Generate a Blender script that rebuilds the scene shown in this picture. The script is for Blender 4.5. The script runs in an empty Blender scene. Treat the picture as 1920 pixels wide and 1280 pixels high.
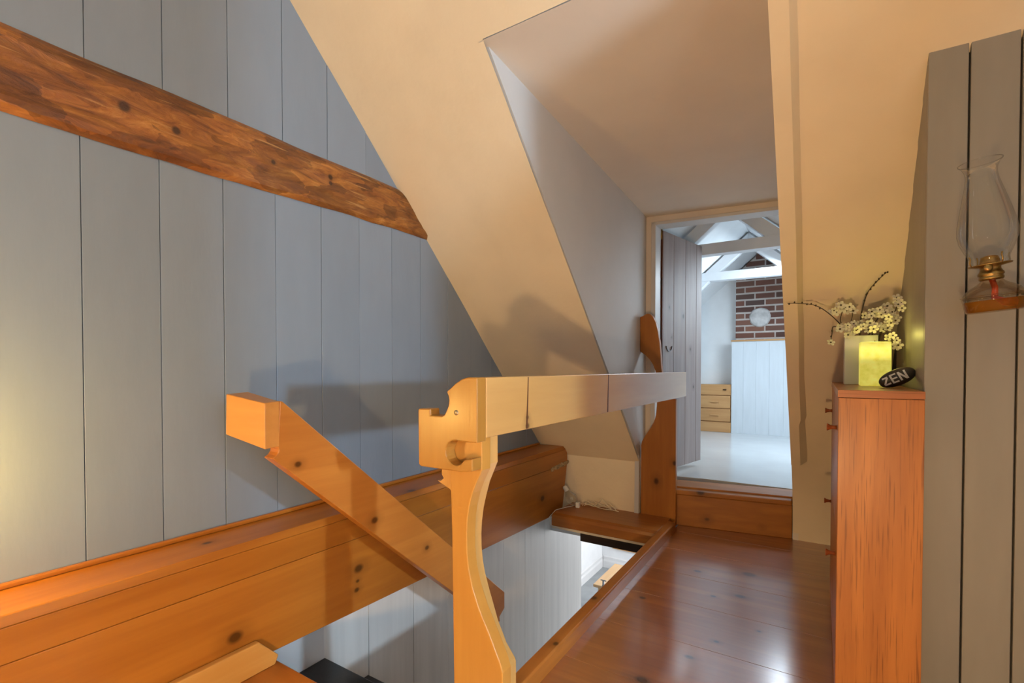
import bpy, bmesh, math, random
from mathutils import Vector, Matrix, noise
random.seed(7)
scene = bpy.context.scene
col = scene.collection
PI = math.pi

# ------------------------------------------------------------------ camera
F_PX, W_PX = 910.0, 1920.0
cam_d = bpy.data.cameras.new('camera')
cam = bpy.data.objects.new('camera', cam_d)
col.objects.link(cam)
cam_d.sensor_width = 36.0
cam_d.lens = 36.0 * F_PX / W_PX
cam_d.shift_y = (705.88 - 640.0) / W_PX
cam_d.clip_start = 0.02
cam.location = (0, 0, 1.05)
cam.rotation_euler = (math.radians(90 - 1.0), 0, math.radians(32.5))
scene.camera = cam

# ------------------------------------------------------------------ world, lights, exposure
world = bpy.data.worlds.new('world')
scene.world = world
world.use_nodes = True
bg = world.node_tree.nodes['Background']
bg.inputs[0].default_value = (0.80, 0.90, 1.0, 1)
bg.inputs[1].default_value = 0.32
vs = scene.view_settings
vs.view_transform = 'Standard'
vs.look = 'None'
vs.exposure = 0.2
vs.gamma = 1.0
vs.use_curve_mapping = False
scene.cycles.use_denoising = True
scene.cycles.use_light_tree = False
scene.cycles.max_bounces = 6
scene.cycles.diffuse_bounces = 4
scene.cycles.glossy_bounces = 3
scene.cycles.transmission_bounces = 4
scene.cycles.use_adaptive_sampling = True
scene.cycles.adaptive_threshold = 0.05
scene.cycles.sample_clamp_indirect = 6.0


def area(name, loc, direction, sx, sy, power, color):
    d = bpy.data.lights.new(name, 'AREA')
    d.shape = 'RECTANGLE'
    d.size, d.size_y = sx, sy
    d.energy = power
    d.color = color
    o = bpy.data.objects.new(name, d)
    col.objects.link(o)
    o.location = loc
    o.rotation_euler = Vector(direction).to_track_quat('-Z', 'Z').to_euler()
    return o


area('daylight_window', (2.27, -0.95, 1.5), (-1, 0.1, -0.02), 1.2, 1.1, 44, (0.66, 0.85, 1.0))
area('daylight_far_room', (0.95, 4.9, 1.25), (-1, 0.0, -0.05), 1.4, 1.2, 18, (0.74, 0.88, 1.0))
area('daylight_far_skylight', (0.15, 5.3, 1.72), (-0.75, 0.1, -1), 1.3, 0.5, 38, (0.74, 0.88, 1.0))
area('daylight_downstairs', (-0.3, 6.3, -0.75), (-1, 0.0, -0.45), 1.6, 1.0, 90, (0.95, 0.97, 1.0))


# ------------------------------------------------------------------ helpers
def lin(c):
    return tuple(((v / 255) / 12.92 if v / 255 <= 0.04045 else ((v / 255 + 0.055) / 1.055) ** 2.4) for v in c)


def link(o, parent=None):
    col.objects.link(o)
    if parent is not None:
        o.parent = parent
        o.matrix_parent_inverse = Matrix.Translation(parent.matrix_world_loc).inverted() if False else parent_inv(parent)
    return o


def parent_inv(p):
    m = Matrix.Translation(p.location) @ p.rotation_euler.to_matrix().to_4x4()
    if p.parent is not None:
        m = p.parent.get('_dummy', None) or (world_of(p.parent) @ p.matrix_parent_inverse @ m)
    return m.inverted()


def world_of(p):
    m = Matrix.Translation(p.location) @ p.rotation_euler.to_matrix().to_4x4()
    if p.parent is not None:
        return world_of(p.parent) @ p.matrix_parent_inverse @ m
    return m


def tag(o, label=None, cat=None, group=None, kind=None):
    if label: o['label'] = label
    if cat: o['category'] = cat
    if group: o['group'] = group
    if kind: o['kind'] = kind
    return o


def empty(name, loc, label=None, cat=None, group=None, kind=None):
    o = bpy.data.objects.new(name, None)
    o.location = loc
    o.empty_display_size = 0.05
    col.objects.link(o)
    return tag(o, label, cat, group, kind)


def mesh(name, verts, faces, mat, parent=None, bevel=0.0, smooth=False, seg=2, mats=None, midx=None):
    me = bpy.data.meshes.new(name)
    me.from_pydata([tuple(v) for v in verts], [], faces)
    bm = bmesh.new(); bm.from_mesh(me)
    bmesh.ops.recalc_face_normals(bm, faces=bm.faces)
    bm.to_mesh(me); bm.free()
    o = bpy.data.objects.new(name, me)
    for m in (mats or [mat]):
        me.materials.append(m)
    if midx:
        for p, i in zip(me.polygons, midx): p.material_index = i
    if smooth:
        for p in me.polygons: p.use_smooth = True
    if bevel:
        b = o.modifiers.new('bevel', 'BEVEL')
        b.width = bevel; b.segments = seg; b.limit_method = 'ANGLE'; b.angle_limit = math.radians(35)
    return link(o, parent)


def box(name, x0, x1, y0, y1, z0, z1, mat, parent=None, bevel=0.0):
    v = [(x0, y0, z0), (x1, y0, z0), (x1, y1, z0), (x0, y1, z0), (x0, y0, z1), (x1, y0, z1), (x1, y1, z1), (x0, y1, z1)]
    f = [(0, 3, 2, 1), (4, 5, 6, 7), (0, 1, 5, 4), (1, 2, 6, 5), (2, 3, 7, 6), (3, 0, 4, 7)]
    return mesh(name, v, f, mat, parent, bevel)


def prism(name, poly, axis, a, b, mat, parent=None, bevel=0.0, smooth=False):
    """poly in the two other axes (in x,y,z order), extruded along axis from a to b"""
    def P(p, t):
        if axis == 'x': return (t, p[0], p[1])
        if axis == 'y': return (p[0], t, p[1])
        return (p[0], p[1], t)
    n = len(poly)
    v = [P(p, a) for p in poly] + [P(p, b) for p in poly]
    f = [tuple(range(n)), tuple(range(2 * n - 1, n - 1, -1))]
    f += [(i, (i + 1) % n, n + (i + 1) % n, n + i) for i in range(n)]
    return mesh(name, v, f, mat, parent, bevel)


def hexa(name, pts, mat, parent=None, bevel=0.0):
    """8 points: bottom ring then top ring"""
    f = [(0, 3, 2, 1), (4, 5, 6, 7), (0, 1, 5, 4), (1, 2, 6, 5), (2, 3, 7, 6), (3, 0, 4, 7)]
    return mesh(name, pts, f, mat, parent, bevel)


def lathe(name, prof, mat, parent=None, M=None, n=40, smooth=True):
    v, f = [], []
    for r, z in prof:
        for k in range(n):
            a = 2 * PI * k / n
            p = Vector((r * math.cos(a), r * math.sin(a), z))
            v.append(M @ p if M else p)
    for i in range(len(prof) - 1):
        for k in range(n):
            f.append((i * n + k, i * n + (k + 1) % n, (i + 1) * n + (k + 1) % n, (i + 1) * n + k))
    return mesh(name, v, f, mat, parent, smooth=smooth)


def tube_data(pts, radii, n=8):
    pts = [Vector(p) for p in pts]
    if not hasattr(radii, '__len__'): radii = [radii] * len(pts)
    v, f = [], []
    prev = None
    for i, p in enumerate(pts):
        t = (pts[min(i + 1, len(pts) - 1)] - pts[max(i - 1, 0)]).normalized()
        if prev is None:
            u = t.orthogonal().normalized()
        else:
            u = (prev - t * prev.dot(t)).normalized()
        prev = u
        w = t.cross(u)
        for k in range(n):
            a = 2 * PI * k / n
            v.append(p + (u * math.cos(a) + w * math.sin(a)) * radii[i])
    for i in range(len(pts) - 1):
        for k in range(n):
            f.append((i * n + k, i * n + (k + 1) % n, (i + 1) * n + (k + 1) % n, (i + 1) * n + k))
    f.append(tuple(range(n)))
    f.append(tuple(range(len(v) - 1, len(v) - n - 1, -1)))
    return v, f


def tube(name, pts, radii, mat, parent=None, n=8):
    v, f = tube_data(pts, radii, n)
    return mesh(name, v, f, mat, parent, smooth=True)


# ------------------------------------------------------------------ materials
def new_mat(name):
    m = bpy.data.materials.new(name)
    m.use_nodes = True
    nt = m.node_tree
    return m, nt, nt.nodes['Principled BSDF']


def N(nt, t, **kw):
    n = nt.nodes.new(t)
    for k, v in kw.items(): setattr(n, k, v)
    return n


def mixc(nt, fac, a, b, blend='MIX'):
    n = nt.nodes.new('ShaderNodeMix')
    n.data_type = 'RGBA'; n.blend_type = blend
    for s, v in ((0, fac), (6, a), (7, b)):
        if hasattr(v, 'is_output'): nt.links.new(v, n.inputs[s])
        elif s == 0: n.inputs[0].default_value = v
        else: n.inputs[s].default_value = (*v, 1)
    return n.outputs[2]


def mathn(nt, op, a, b=None):
    n = nt.nodes.new('ShaderNodeMath'); n.operation = op
    for i, v in enumerate((a, b)):
        if v is None: continue
        if hasattr(v, 'is_output'): nt.links.new(v, n.inputs[i])
        else: n.inputs[i].default_value = v
    return n.outputs[0]


def ramp(nt, fac, stops):
    r = nt.nodes.new('ShaderNodeValToRGB')
    e = r.color_ramp.elements
    while len(e) > 1: e.remove(e[-1])
    e[0].position = stops[0][0]; e[0].color = (*stops[0][1], 1)
    for p, c in stops[1:]:
        x = e.new(p); x.color = (*c, 1)
    nt.links.new(fac, r.inputs[0])
    return r.outputs[0]


def wood(name, light, dark, axis='y', rough=0.32, knots=(), grain=1.0, contrast=1.0, bump=0.15, pores=False, coat=0.05, island=True):
    m, nt, b = new_mat(name)
    tc = N(nt, 'ShaderNodeTexCoord')
    oi = N(nt, 'ShaderNodeObjectInfo')
    off = N(nt, 'ShaderNodeVectorMath', operation='SCALE')
    comb = N(nt, 'ShaderNodeCombineXYZ')
    for i in range(3): nt.links.new(oi.outputs['Random'], comb.inputs[i])
    nt.links.new(comb.outputs[0], off.inputs[0]); off.inputs['Scale'].default_value = 13.0
    add = N(nt, 'ShaderNodeVectorMath', operation='ADD')
    nt.links.new(tc.outputs['Object'], add.inputs[0]); nt.links.new(off.outputs[0], add.inputs[1])
    src = add.outputs[0]
    sc = {'x': (0.7, 9, 9), 'y': (9, 0.7, 9), 'z': (9, 9, 0.7)}[axis]
    mp = N(nt, 'ShaderNodeMapping'); mp.inputs['Scale'].default_value = tuple(s * grain for s in sc)
    nt.links.new(src, mp.inputs['Vector'])
    # distort grain around
    n0 = N(nt, 'ShaderNodeTexNoise'); n0.inputs['Scale'].default_value = 1.3; n0.inputs['Detail'].default_value = 3
    nt.links.new(mp.outputs[0], n0.inputs['Vector'])
    wv = mathn(nt, 'MULTIPLY', n0.outputs['Fac'], 16.0)
    wv = mathn(nt, 'SINE', wv)
    wv = mathn(nt, 'MULTIPLY_ADD', wv, 0.5); nt.nodes[-1].inputs[2].default_value = 0.5
    n1 = N(nt, 'ShaderNodeTexNoise'); n1.inputs['Scale'].default_value = 5.0; n1.inputs['Detail'].default_value = 6; n1.inputs['Roughness'].default_value = 0.65
    nt.links.new(mp.outputs[0], n1.inputs['Vector'])
    n2 = N(nt, 'ShaderNodeTexNoise'); n2.inputs['Scale'].default_value = 1.1; n2.inputs['Detail'].default_value = 3
    nt.links.new(src, n2.inputs['Vector'])
    f = mathn(nt, 'MULTIPLY', wv, 0.30 * contrast)
    f2 = mathn(nt, 'MULTIPLY', n1.outputs['Fac'], 0.55 * contrast)
    f3 = mathn(nt, 'MULTIPLY', n2.outputs['Fac'], 0.6 * contrast)
    f = mathn(nt, 'ADD', f, f2); f = mathn(nt, 'ADD', f, f3)
    f = mathn(nt, 'SUBTRACT', f, 0.36 * contrast)
    c = ramp(nt, f, [(0.0, light), (1.0, dark)])
    if pores:
        mp2 = N(nt, 'ShaderNodeMapping')
        s2 = {'x': (5, 190, 190), 'y': (190, 5, 190), 'z': (190, 190, 5)}[axis]
        mp2.inputs['Scale'].default_value = s2
        nt.links.new(src, mp2.inputs['Vector'])
        n3 = N(nt, 'ShaderNodeTexNoise'); n3.inputs['Scale'].default_value = 1.4; n3.inputs['Detail'].default_value = 2
        nt.links.new(mp2.outputs[0], n3.inputs['Vector'])
        pr = ramp(nt, n3.outputs['Fac'], [(0.30, (1, 1, 1)), (0.43, (0, 0, 0))])
        c = mixc(nt, mathn(nt, 'MULTIPLY', pr, 0.55), c, tuple(v * 0.35 for v in dark))
    if knots:
        geo = N(nt, 'ShaderNodeTexCoord')
        for (kx, ky, kz, kr) in knots:
            sub = N(nt, 'ShaderNodeVectorMath', operation='SUBTRACT')
            nt.links.new(geo.outputs['Object'], sub.inputs[0]); sub.inputs[1].default_value = (kx, ky, kz)
            mul = N(nt, 'ShaderNodeVectorMath', operation='MULTIPLY')
            e = {'x': (0.75, 1, 1), 'y': (1, 0.75, 1), 'z': (1, 1, 0.75)}[axis]
            nt.links.new(sub.outputs[0], mul.inputs[0]); mul.inputs[1].default_value = tuple(v / kr for v in e)
            ln = N(nt, 'ShaderNodeVectorMath', operation='LENGTH')
            nt.links.new(mul.outputs[0], ln.inputs[0])
            halo = ramp(nt, mathn(nt, 'MULTIPLY', ln.outputs['Value'], 0.25), [(0.14, (1, 1, 1)), (0.30, (0.28, 0.28, 0.28)), (0.8, (0, 0, 0))])
            c = mixc(nt, mathn(nt, 'MULTIPLY', halo, 0.85), c, tuple(v * 0.13 for v in dark))
    nt.links.new(c, b.inputs['Base Color'])
    b.inputs['Roughness'].default_value = rough
    b.inputs['Coat Weight'].default_value = coat
    b.inputs['Specular IOR Level'].default_value = 0.36
    b.inputs['Coat Roughness'].default_value = 0.18
    b.inputs['Coat IOR'].default_value = 2.6 if coat > 0.9 else 1.5
    bp = N(nt, 'ShaderNodeBump'); bp.inputs['Strength'].default_value = bump; bp.inputs['Distance'].default_value = 0.003
    nt.links.new(f, bp.inputs['Height']); nt.links.new(bp.outputs[0], b.inputs['Normal'])
    return m


def paint(name, rgb, rough=0.5, var=0.06, bump=0.15, scale=6.0, stretch=(1, 1, 1), spec=0.5, rand=0.0, bdist=0.004):
    m, nt, b = new_mat(name)
    tc = N(nt, 'ShaderNodeTexCoord')
    mp = N(nt, 'ShaderNodeMapping'); mp.inputs['Scale'].default_value = stretch
    nt.links.new(tc.outputs['Object'], mp.inputs['Vector'])
    n = N(nt, 'ShaderNodeTexNoise'); n.inputs['Scale'].default_value = scale; n.inputs['Detail'].default_value = 5
    nt.links.new(mp.outputs[0], n.inputs['Vector'])
    lo = tuple(v * (1 - var) for v in rgb); hi = tuple(min(1, v * (1 + var)) for v in rgb)
    c = ramp(nt, n.outputs['Fac'], [(0.3, lo), (0.7, hi)])
    if rand:
        oi = N(nt, 'ShaderNodeObjectInfo')
        r = ramp(nt, oi.outputs['Random'], [(0, (1 - rand,) * 3), (1, (1 + rand * 0.3,) * 3)])
        c = mixc(nt, 1.0, c, r, 'MULTIPLY')
    nt.links.new(c, b.inputs['Base Color'])
    b.inputs['Roughness'].default_value = rough
    b.inputs['Specular IOR Level'].default_value = spec
    n2 = N(nt, 'ShaderNodeTexNoise'); n2.inputs['Scale'].default_value = scale * 5; n2.inputs['Detail'].default_value = 6
    nt.links.new(mp.outputs[0], n2.inputs['Vector'])
    bp = N(nt, 'ShaderNodeBump'); bp.inputs['Strength'].default_value = bump; bp.inputs['Distance'].default_value = bdist
    nt.links.new(n2.outputs['Fac'], bp.inputs['Height']); nt.links.new(bp.outputs[0], b.inputs['Normal'])
    return m


def metal(name, rgb, rough=0.35):
    m, nt, b = new_mat(name)
    n = N(nt, 'ShaderNodeTexNoise'); n.inputs['Scale'].default_value = 40
    c = ramp(nt, n.outputs['Fac'], [(0.3, tuple(v * 0.7 for v in rgb)), (0.7, rgb)])
    nt.links.new(c, b.inputs['Base Color'])
    b.inputs['Metallic'].default_value = 1.0; b.inputs['Roughness'].default_value = rough
    return m


def thin_glass(name, tint=(1, 1, 1), refl=1.0):
    m, nt, b = new_mat(name)
    nt.nodes.remove(b)
    out = nt.nodes['Material Output']
    tr = N(nt, 'ShaderNodeBsdfTransparent'); tr.inputs[0].default_value = (*tint, 1)
    gl = N(nt, 'ShaderNodeBsdfGlossy'); gl.inputs['Roughness'].default_value = 0.04
    lw = N(nt, 'ShaderNodeLayerWeight'); lw.inputs['Blend'].default_value = 0.26
    fac = mathn(nt, 'MINIMUM', mathn(nt, 'MULTIPLY', lw.outputs['Fresnel'], refl), 0.45)
    mx = N(nt, 'ShaderNodeMixShader')
    nt.links.new(fac, mx.inputs[0]); nt.links.new(tr.outputs[0], mx.inputs[1]); nt.links.new(gl.outputs[0], mx.inputs[2])
    nt.links.new(mx.outputs[0], out.inputs[0])
    return m


def glow(name, rgb, strength, base=(0.8, 0.8, 0.8)):
    m, nt, b = new_mat(name)
    b.inputs['Base Color'].default_value = (*base, 1)
    b.inputs['Emission Color'].default_value = (*rgb, 1)
    b.inputs['Emission Strength'].default_value = strength
    return m


M = {}
M['plaster'] = paint('cream_plaster', (0.80, 0.66, 0.45), rough=0.62, var=0.05, bump=0.5, scale=3, bdist=0.008)
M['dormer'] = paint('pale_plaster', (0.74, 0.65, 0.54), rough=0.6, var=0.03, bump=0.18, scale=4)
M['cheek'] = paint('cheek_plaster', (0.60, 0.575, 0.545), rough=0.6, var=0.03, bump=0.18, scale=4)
M['greyboard'] = paint('grey_paint', (0.228, 0.270, 0.318), rough=0.36, var=0.025, bump=0.14, scale=5, stretch=(3, 3, 0.8), rand=0.08, bdist=0.003)
M['greyboard_warm_lit'] = paint('grey_paint_warm_lit', (0.265, 0.235, 0.19), rough=0.42, var=0.05, bump=0.15, scale=6, stretch=(3, 3, 0.6))  # same grey board paint, with the warm light mixed into its colour
M['gap'] = paint('dark_gap', (0.02, 0.018, 0.016), rough=0.9)
M['whiteboard'] = paint('stair_white_paint', (0.76, 0.735, 0.70), rough=0.5, var=0.07, bump=0.15, scale=3, stretch=(6, 6, 0.4))
M['skirt'] = paint('skirt_white_paint', (0.68, 0.68, 0.68), rough=0.35, var=0.03)
M['farwhite'] = paint('far_white_paint', (0.80, 0.83, 0.85), rough=0.6, var=0.03, bump=0.1)
M['farpanel'] = paint('far_panel_paint', (0.62, 0.68, 0.73), rough=0.55, var=0.04, bump=0.1, stretch=(4, 4, 0.5))
M['farbeam'] = paint('far_beam_paint', (0.72, 0.75, 0.78), rough=0.55, var=0.05)
M['farfloor'] = paint('far_floor_paint', (0.55, 0.57, 0.58), rough=0.22, var=0.06, scale=2, bump=0.05)
M['jamb'] = paint('jamb_paint', (0.62, 0.60, 0.57), rough=0.4, var=0.04)
M['lowwhite'] = paint('downstairs_white', (0.75, 0.76, 0.77), rough=0.5, var=0.04)
M['lowfloor'] = paint('downstairs_floor', (0.30, 0.32, 0.33), rough=0.4, var=0.1)
M['black'] = paint('black_tread_paint', (0.018, 0.018, 0.019), rough=0.28, var=0.2)

PINE_L, PINE_D = (0.48, 0.175, 0.022), (0.28, 0.078, 0.008)
M['pine_y'] = wood('ledge_pine', PINE_L, PINE_D, 'y', knots=[(-1.6, 0.835, 0.175, 0.020), (-1.6, 0.845, 0.100, 0.015), (-1.6, 1.335, 0.225, 0.018), (-1.6, 1.33, 0.175, 0.007), (-1.6, 1.325, 0.140, 0.010), (-1.6, 2.9, 0.16, 0.02), (-1.70, 0.80, 0.478, 0.013), (-1.62, 1.66, 0.478, 0.018), (-1.6, 0.42, 0.1, 0.012)])
M['pine_ld'] = wood('ledge_upper_pine', (0.46, 0.165, 0.020), (0.29, 0.082, 0.008), 'y')
M['rail_y'] = wood('handrail_pine', (0.56, 0.22, 0.04), (0.34, 0.10, 0.015), 'y', knots=[(-1.42, 0.945, 0.74, 0.010), (-1.42, 1.262, 0.445 + 0.03, 0.013), (-1.42, 1.55, 0.28, 0.010)])
M['rail_end'] = wood('handrail_end_pine', (0.62, 0.29, 0.075), (0.48, 0.19, 0.04), 'x', contrast=0.9)
M['guard_y'] = wood('guard_rail_pine', (0.66, 0.38, 0.13), (0.48, 0.23, 0.06), 'y', grain=0.8, contrast=0.8, coat=0.6, knots=[(-0.78, 1.315, 0.895, 0.007), (-0.78, 1.315, 0.868, 0.010)])
M['newel_z'] = wood('newel_pine', (0.56, 0.27, 0.055), (0.42, 0.17, 0.028), 'z', contrast=0.8)
M['newel_z2'] = wood('newel_back_pine', (0.66, 0.37, 0.12), (0.52, 0.25, 0.06), 'z', contrast=0.8)
M['head_z'] = wood('head_pine', (0.46, 0.225, 0.045), (0.33, 0.135, 0.02), 'z', contrast=0.9, bump=0.5)
M['post_z'] = wood('far_post_pine', (0.50, 0.19, 0.03), (0.28, 0.085, 0.012), 'z', knots=[(-0.935, 3.28, 0.285, 0.018), (-0.815, 3.28, 0.42, 0.014), (-1.06, 3.28, 1.26, 0.014)])
M['curb_y'] = wood('curb_pine', (0.46, 0.17, 0.03), (0.26, 0.075, 0.012), 'y', knots=[(-0.82, 1.95, 0.055, 0.013), (-0.8, 1.55, 0.055, 0.01)])
M['curb_x'] = wood('header_pine', (0.46, 0.17, 0.03), (0.22, 0.06, 0.01), 'x')
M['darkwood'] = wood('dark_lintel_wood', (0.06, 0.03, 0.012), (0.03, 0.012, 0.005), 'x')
M['landing'] = wood('landing_pine', (0.48, 0.17, 0.03), (0.30, 0.09, 0.015), 'x')
M['landtrim'] = wood('landing_trim_pine', (0.66, 0.34, 0.09), (0.52, 0.23, 0.045), 'y')
M['riser_x'] = wood('riser_pine', (0.46, 0.17, 0.022), (0.24, 0.07, 0.008), 'x', rough=0.45, knots=[(-0.62, 3.345, 0.06, 0.014), (-0.66, 3.34, 0.235, 0.02), (-0.3, 3.39, 0.05, 0.01)])
FK = [(-0.30, 2.72, 0.0, 0.026), (-0.53, 2.62, 0.0, 0.015), (-0.305, 2.435, 0.0, 0.017), (-0.41, 2.37, 0, 0.010), (-0.50, 1.60, 0.0, 0.019), (-0.33, 1.98, 0, 0.008), (-0.395, 1.82, 0, 0.013), (-0.68, 2.18, 0, 0.012), (-0.20, 2.15, 0, 0.006)]
M['floor_x'] = wood('floor_pine', (0.46, 0.155, 0.030), (0.20, 0.055, 0.012), 'x', rough=0.34, knots=FK, contrast=1.1, coat=1.0, bump=0.10)
M['oak_z'] = wood('cabinet_oak', (0.56, 0.20, 0.038), (0.27, 0.075, 0.012), 'z', grain=1.1, pores=True, rough=0.38, coat=0.05, contrast=1.0)
M['oak_y'] = wood('cabinet_top_oak', (0.42, 0.17, 0.055), (0.30, 0.10, 0.03), 'y', pores=True, rough=0.3)
M['oak_x'] = wood('cabinet_edge_oak', (0.46, 0.16, 0.045), (0.30, 0.09, 0.022), 'x', pores=True, rough=0.35)
M['knobwood'] = wood('knob_wood', (0.30, 0.075, 0.02), (0.18, 0.04, 0.01), 'x', rough=0.3)
M['doorplank'] = wood('door_plank', (0.42, 0.35, 0.33), (0.23, 0.18, 0.17), 'z', rough=0.5, coat=0.0, contrast=0.9, knots=[(-0.955, 3.66, 1.50, 0.010), (-0.9, 3.88, 1.45, 0.014), (-0.87, 4.0, 1.2, 0.012), (-0.86, 4.06, 0.9, 0.010), (-0.95, 3.7, 1.28, 0.010)])
M['dooredge'] = wood('door_edge_wood', (0.14, 0.045, 0.015), (0.06, 0.016, 0.006), 'z', rough=0.5)
M['drawer_x'] = wood('far_drawer_pine', (0.62, 0.36, 0.16), (0.42, 0.20, 0.07), 'x', rough=0.4)
M['table_y'] = wood('downstairs_table_wood', (0.70, 0.46, 0.24), (0.58, 0.34, 0.15), 'y', rough=0.4)
M['brass'] = metal('aged_brass', (0.42, 0.27, 0.09), 0.35)
M['darkmetal'] = metal('dark_metal', (0.10, 0.07, 0.05), 0.5)
M['grey_metal'] = metal('grey_metal', (0.25, 0.25, 0.26), 0.5)
M['screw'] = metal('screw_metal', (0.5, 0.42, 0.3), 0.4)
M['mortar'] = paint('mortar', (0.62, 0.57, 0.53), rough=0.9, var=0.12, bump=0.4)
M['brick'] = None
M['vase'] = paint('vase_ceramic', (0.62, 0.60, 0.57), rough=0.3, var=0.02, bump=0.02)
M['stone'] = paint('dark_stone', (0.035, 0.03, 0.022), rough=0.35, var=0.3, bump=0.1, scale=25)
M['letter'] = paint('white_letters', (0.75, 0.73, 0.68), rough=0.5, var=0.08, scale=60)
M['stem'] = paint('twig_bark', (0.06, 0.04, 0.025), rough=0.8, scale=80, var=0.3)
M['petal'] = paint('petal_white', (0.62, 0.58, 0.46), rough=0.6, var=0.05, scale=60, bump=0.05)
M['pistil'] = paint('pistil_dark', (0.045, 0.03, 0.015), rough=0.8)
M['bulbglass'] = thin_glass('bulb_glass', (0.92, 0.92, 0.90), 2.0)
M['glass'] = thin_glass('chimney_glass', (0.97, 0.97, 0.96), 1.0)
M['fontglass'] = thin_glass('font_glass', (0.93, 0.86, 0.74), 1.3)
M['twine'] = paint('wire_cover', (0.72, 0.62, 0.45), rough=0.7)
M['tagwhite'] = paint('plastic_white', (0.7, 0.68, 0.62), rough=0.5)
M['flue'] = paint('flue_cover_plaster', (0.56, 0.55, 0.54), rough=0.9, var=0.28, scale=14, bump=0.3)
M['rubble'] = paint('crumbled_plaster', (0.42, 0.30, 0.16), rough=0.95, var=0.5, scale=70, bump=1.0)


def brick_mat():
    m, nt, b = new_mat('red_brick')
    oi = N(nt, 'ShaderNodeObjectInfo')
    c = ramp(nt, oi.outputs['Random'], [(0.0, lin((84, 60, 54))), (0.35, lin((128, 84, 70))), (0.6, lin((108, 74, 64))), (0.8, lin((142, 98, 80))), (1.0, lin((76, 64, 62)))])
    n = N(nt, 'ShaderNodeTexNoise'); n.inputs['Scale'].default_value = 30
    c = mixc(nt, mathn(nt, 'MULTIPLY', n.outputs['Fac'], 0.35), c, (0.10, 0.06, 0.05))
    nt.links.new(c, b.inputs['Base Color']); b.inputs['Roughness'].default_value = 0.9
    return m


M['brick'] = brick_mat()


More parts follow.
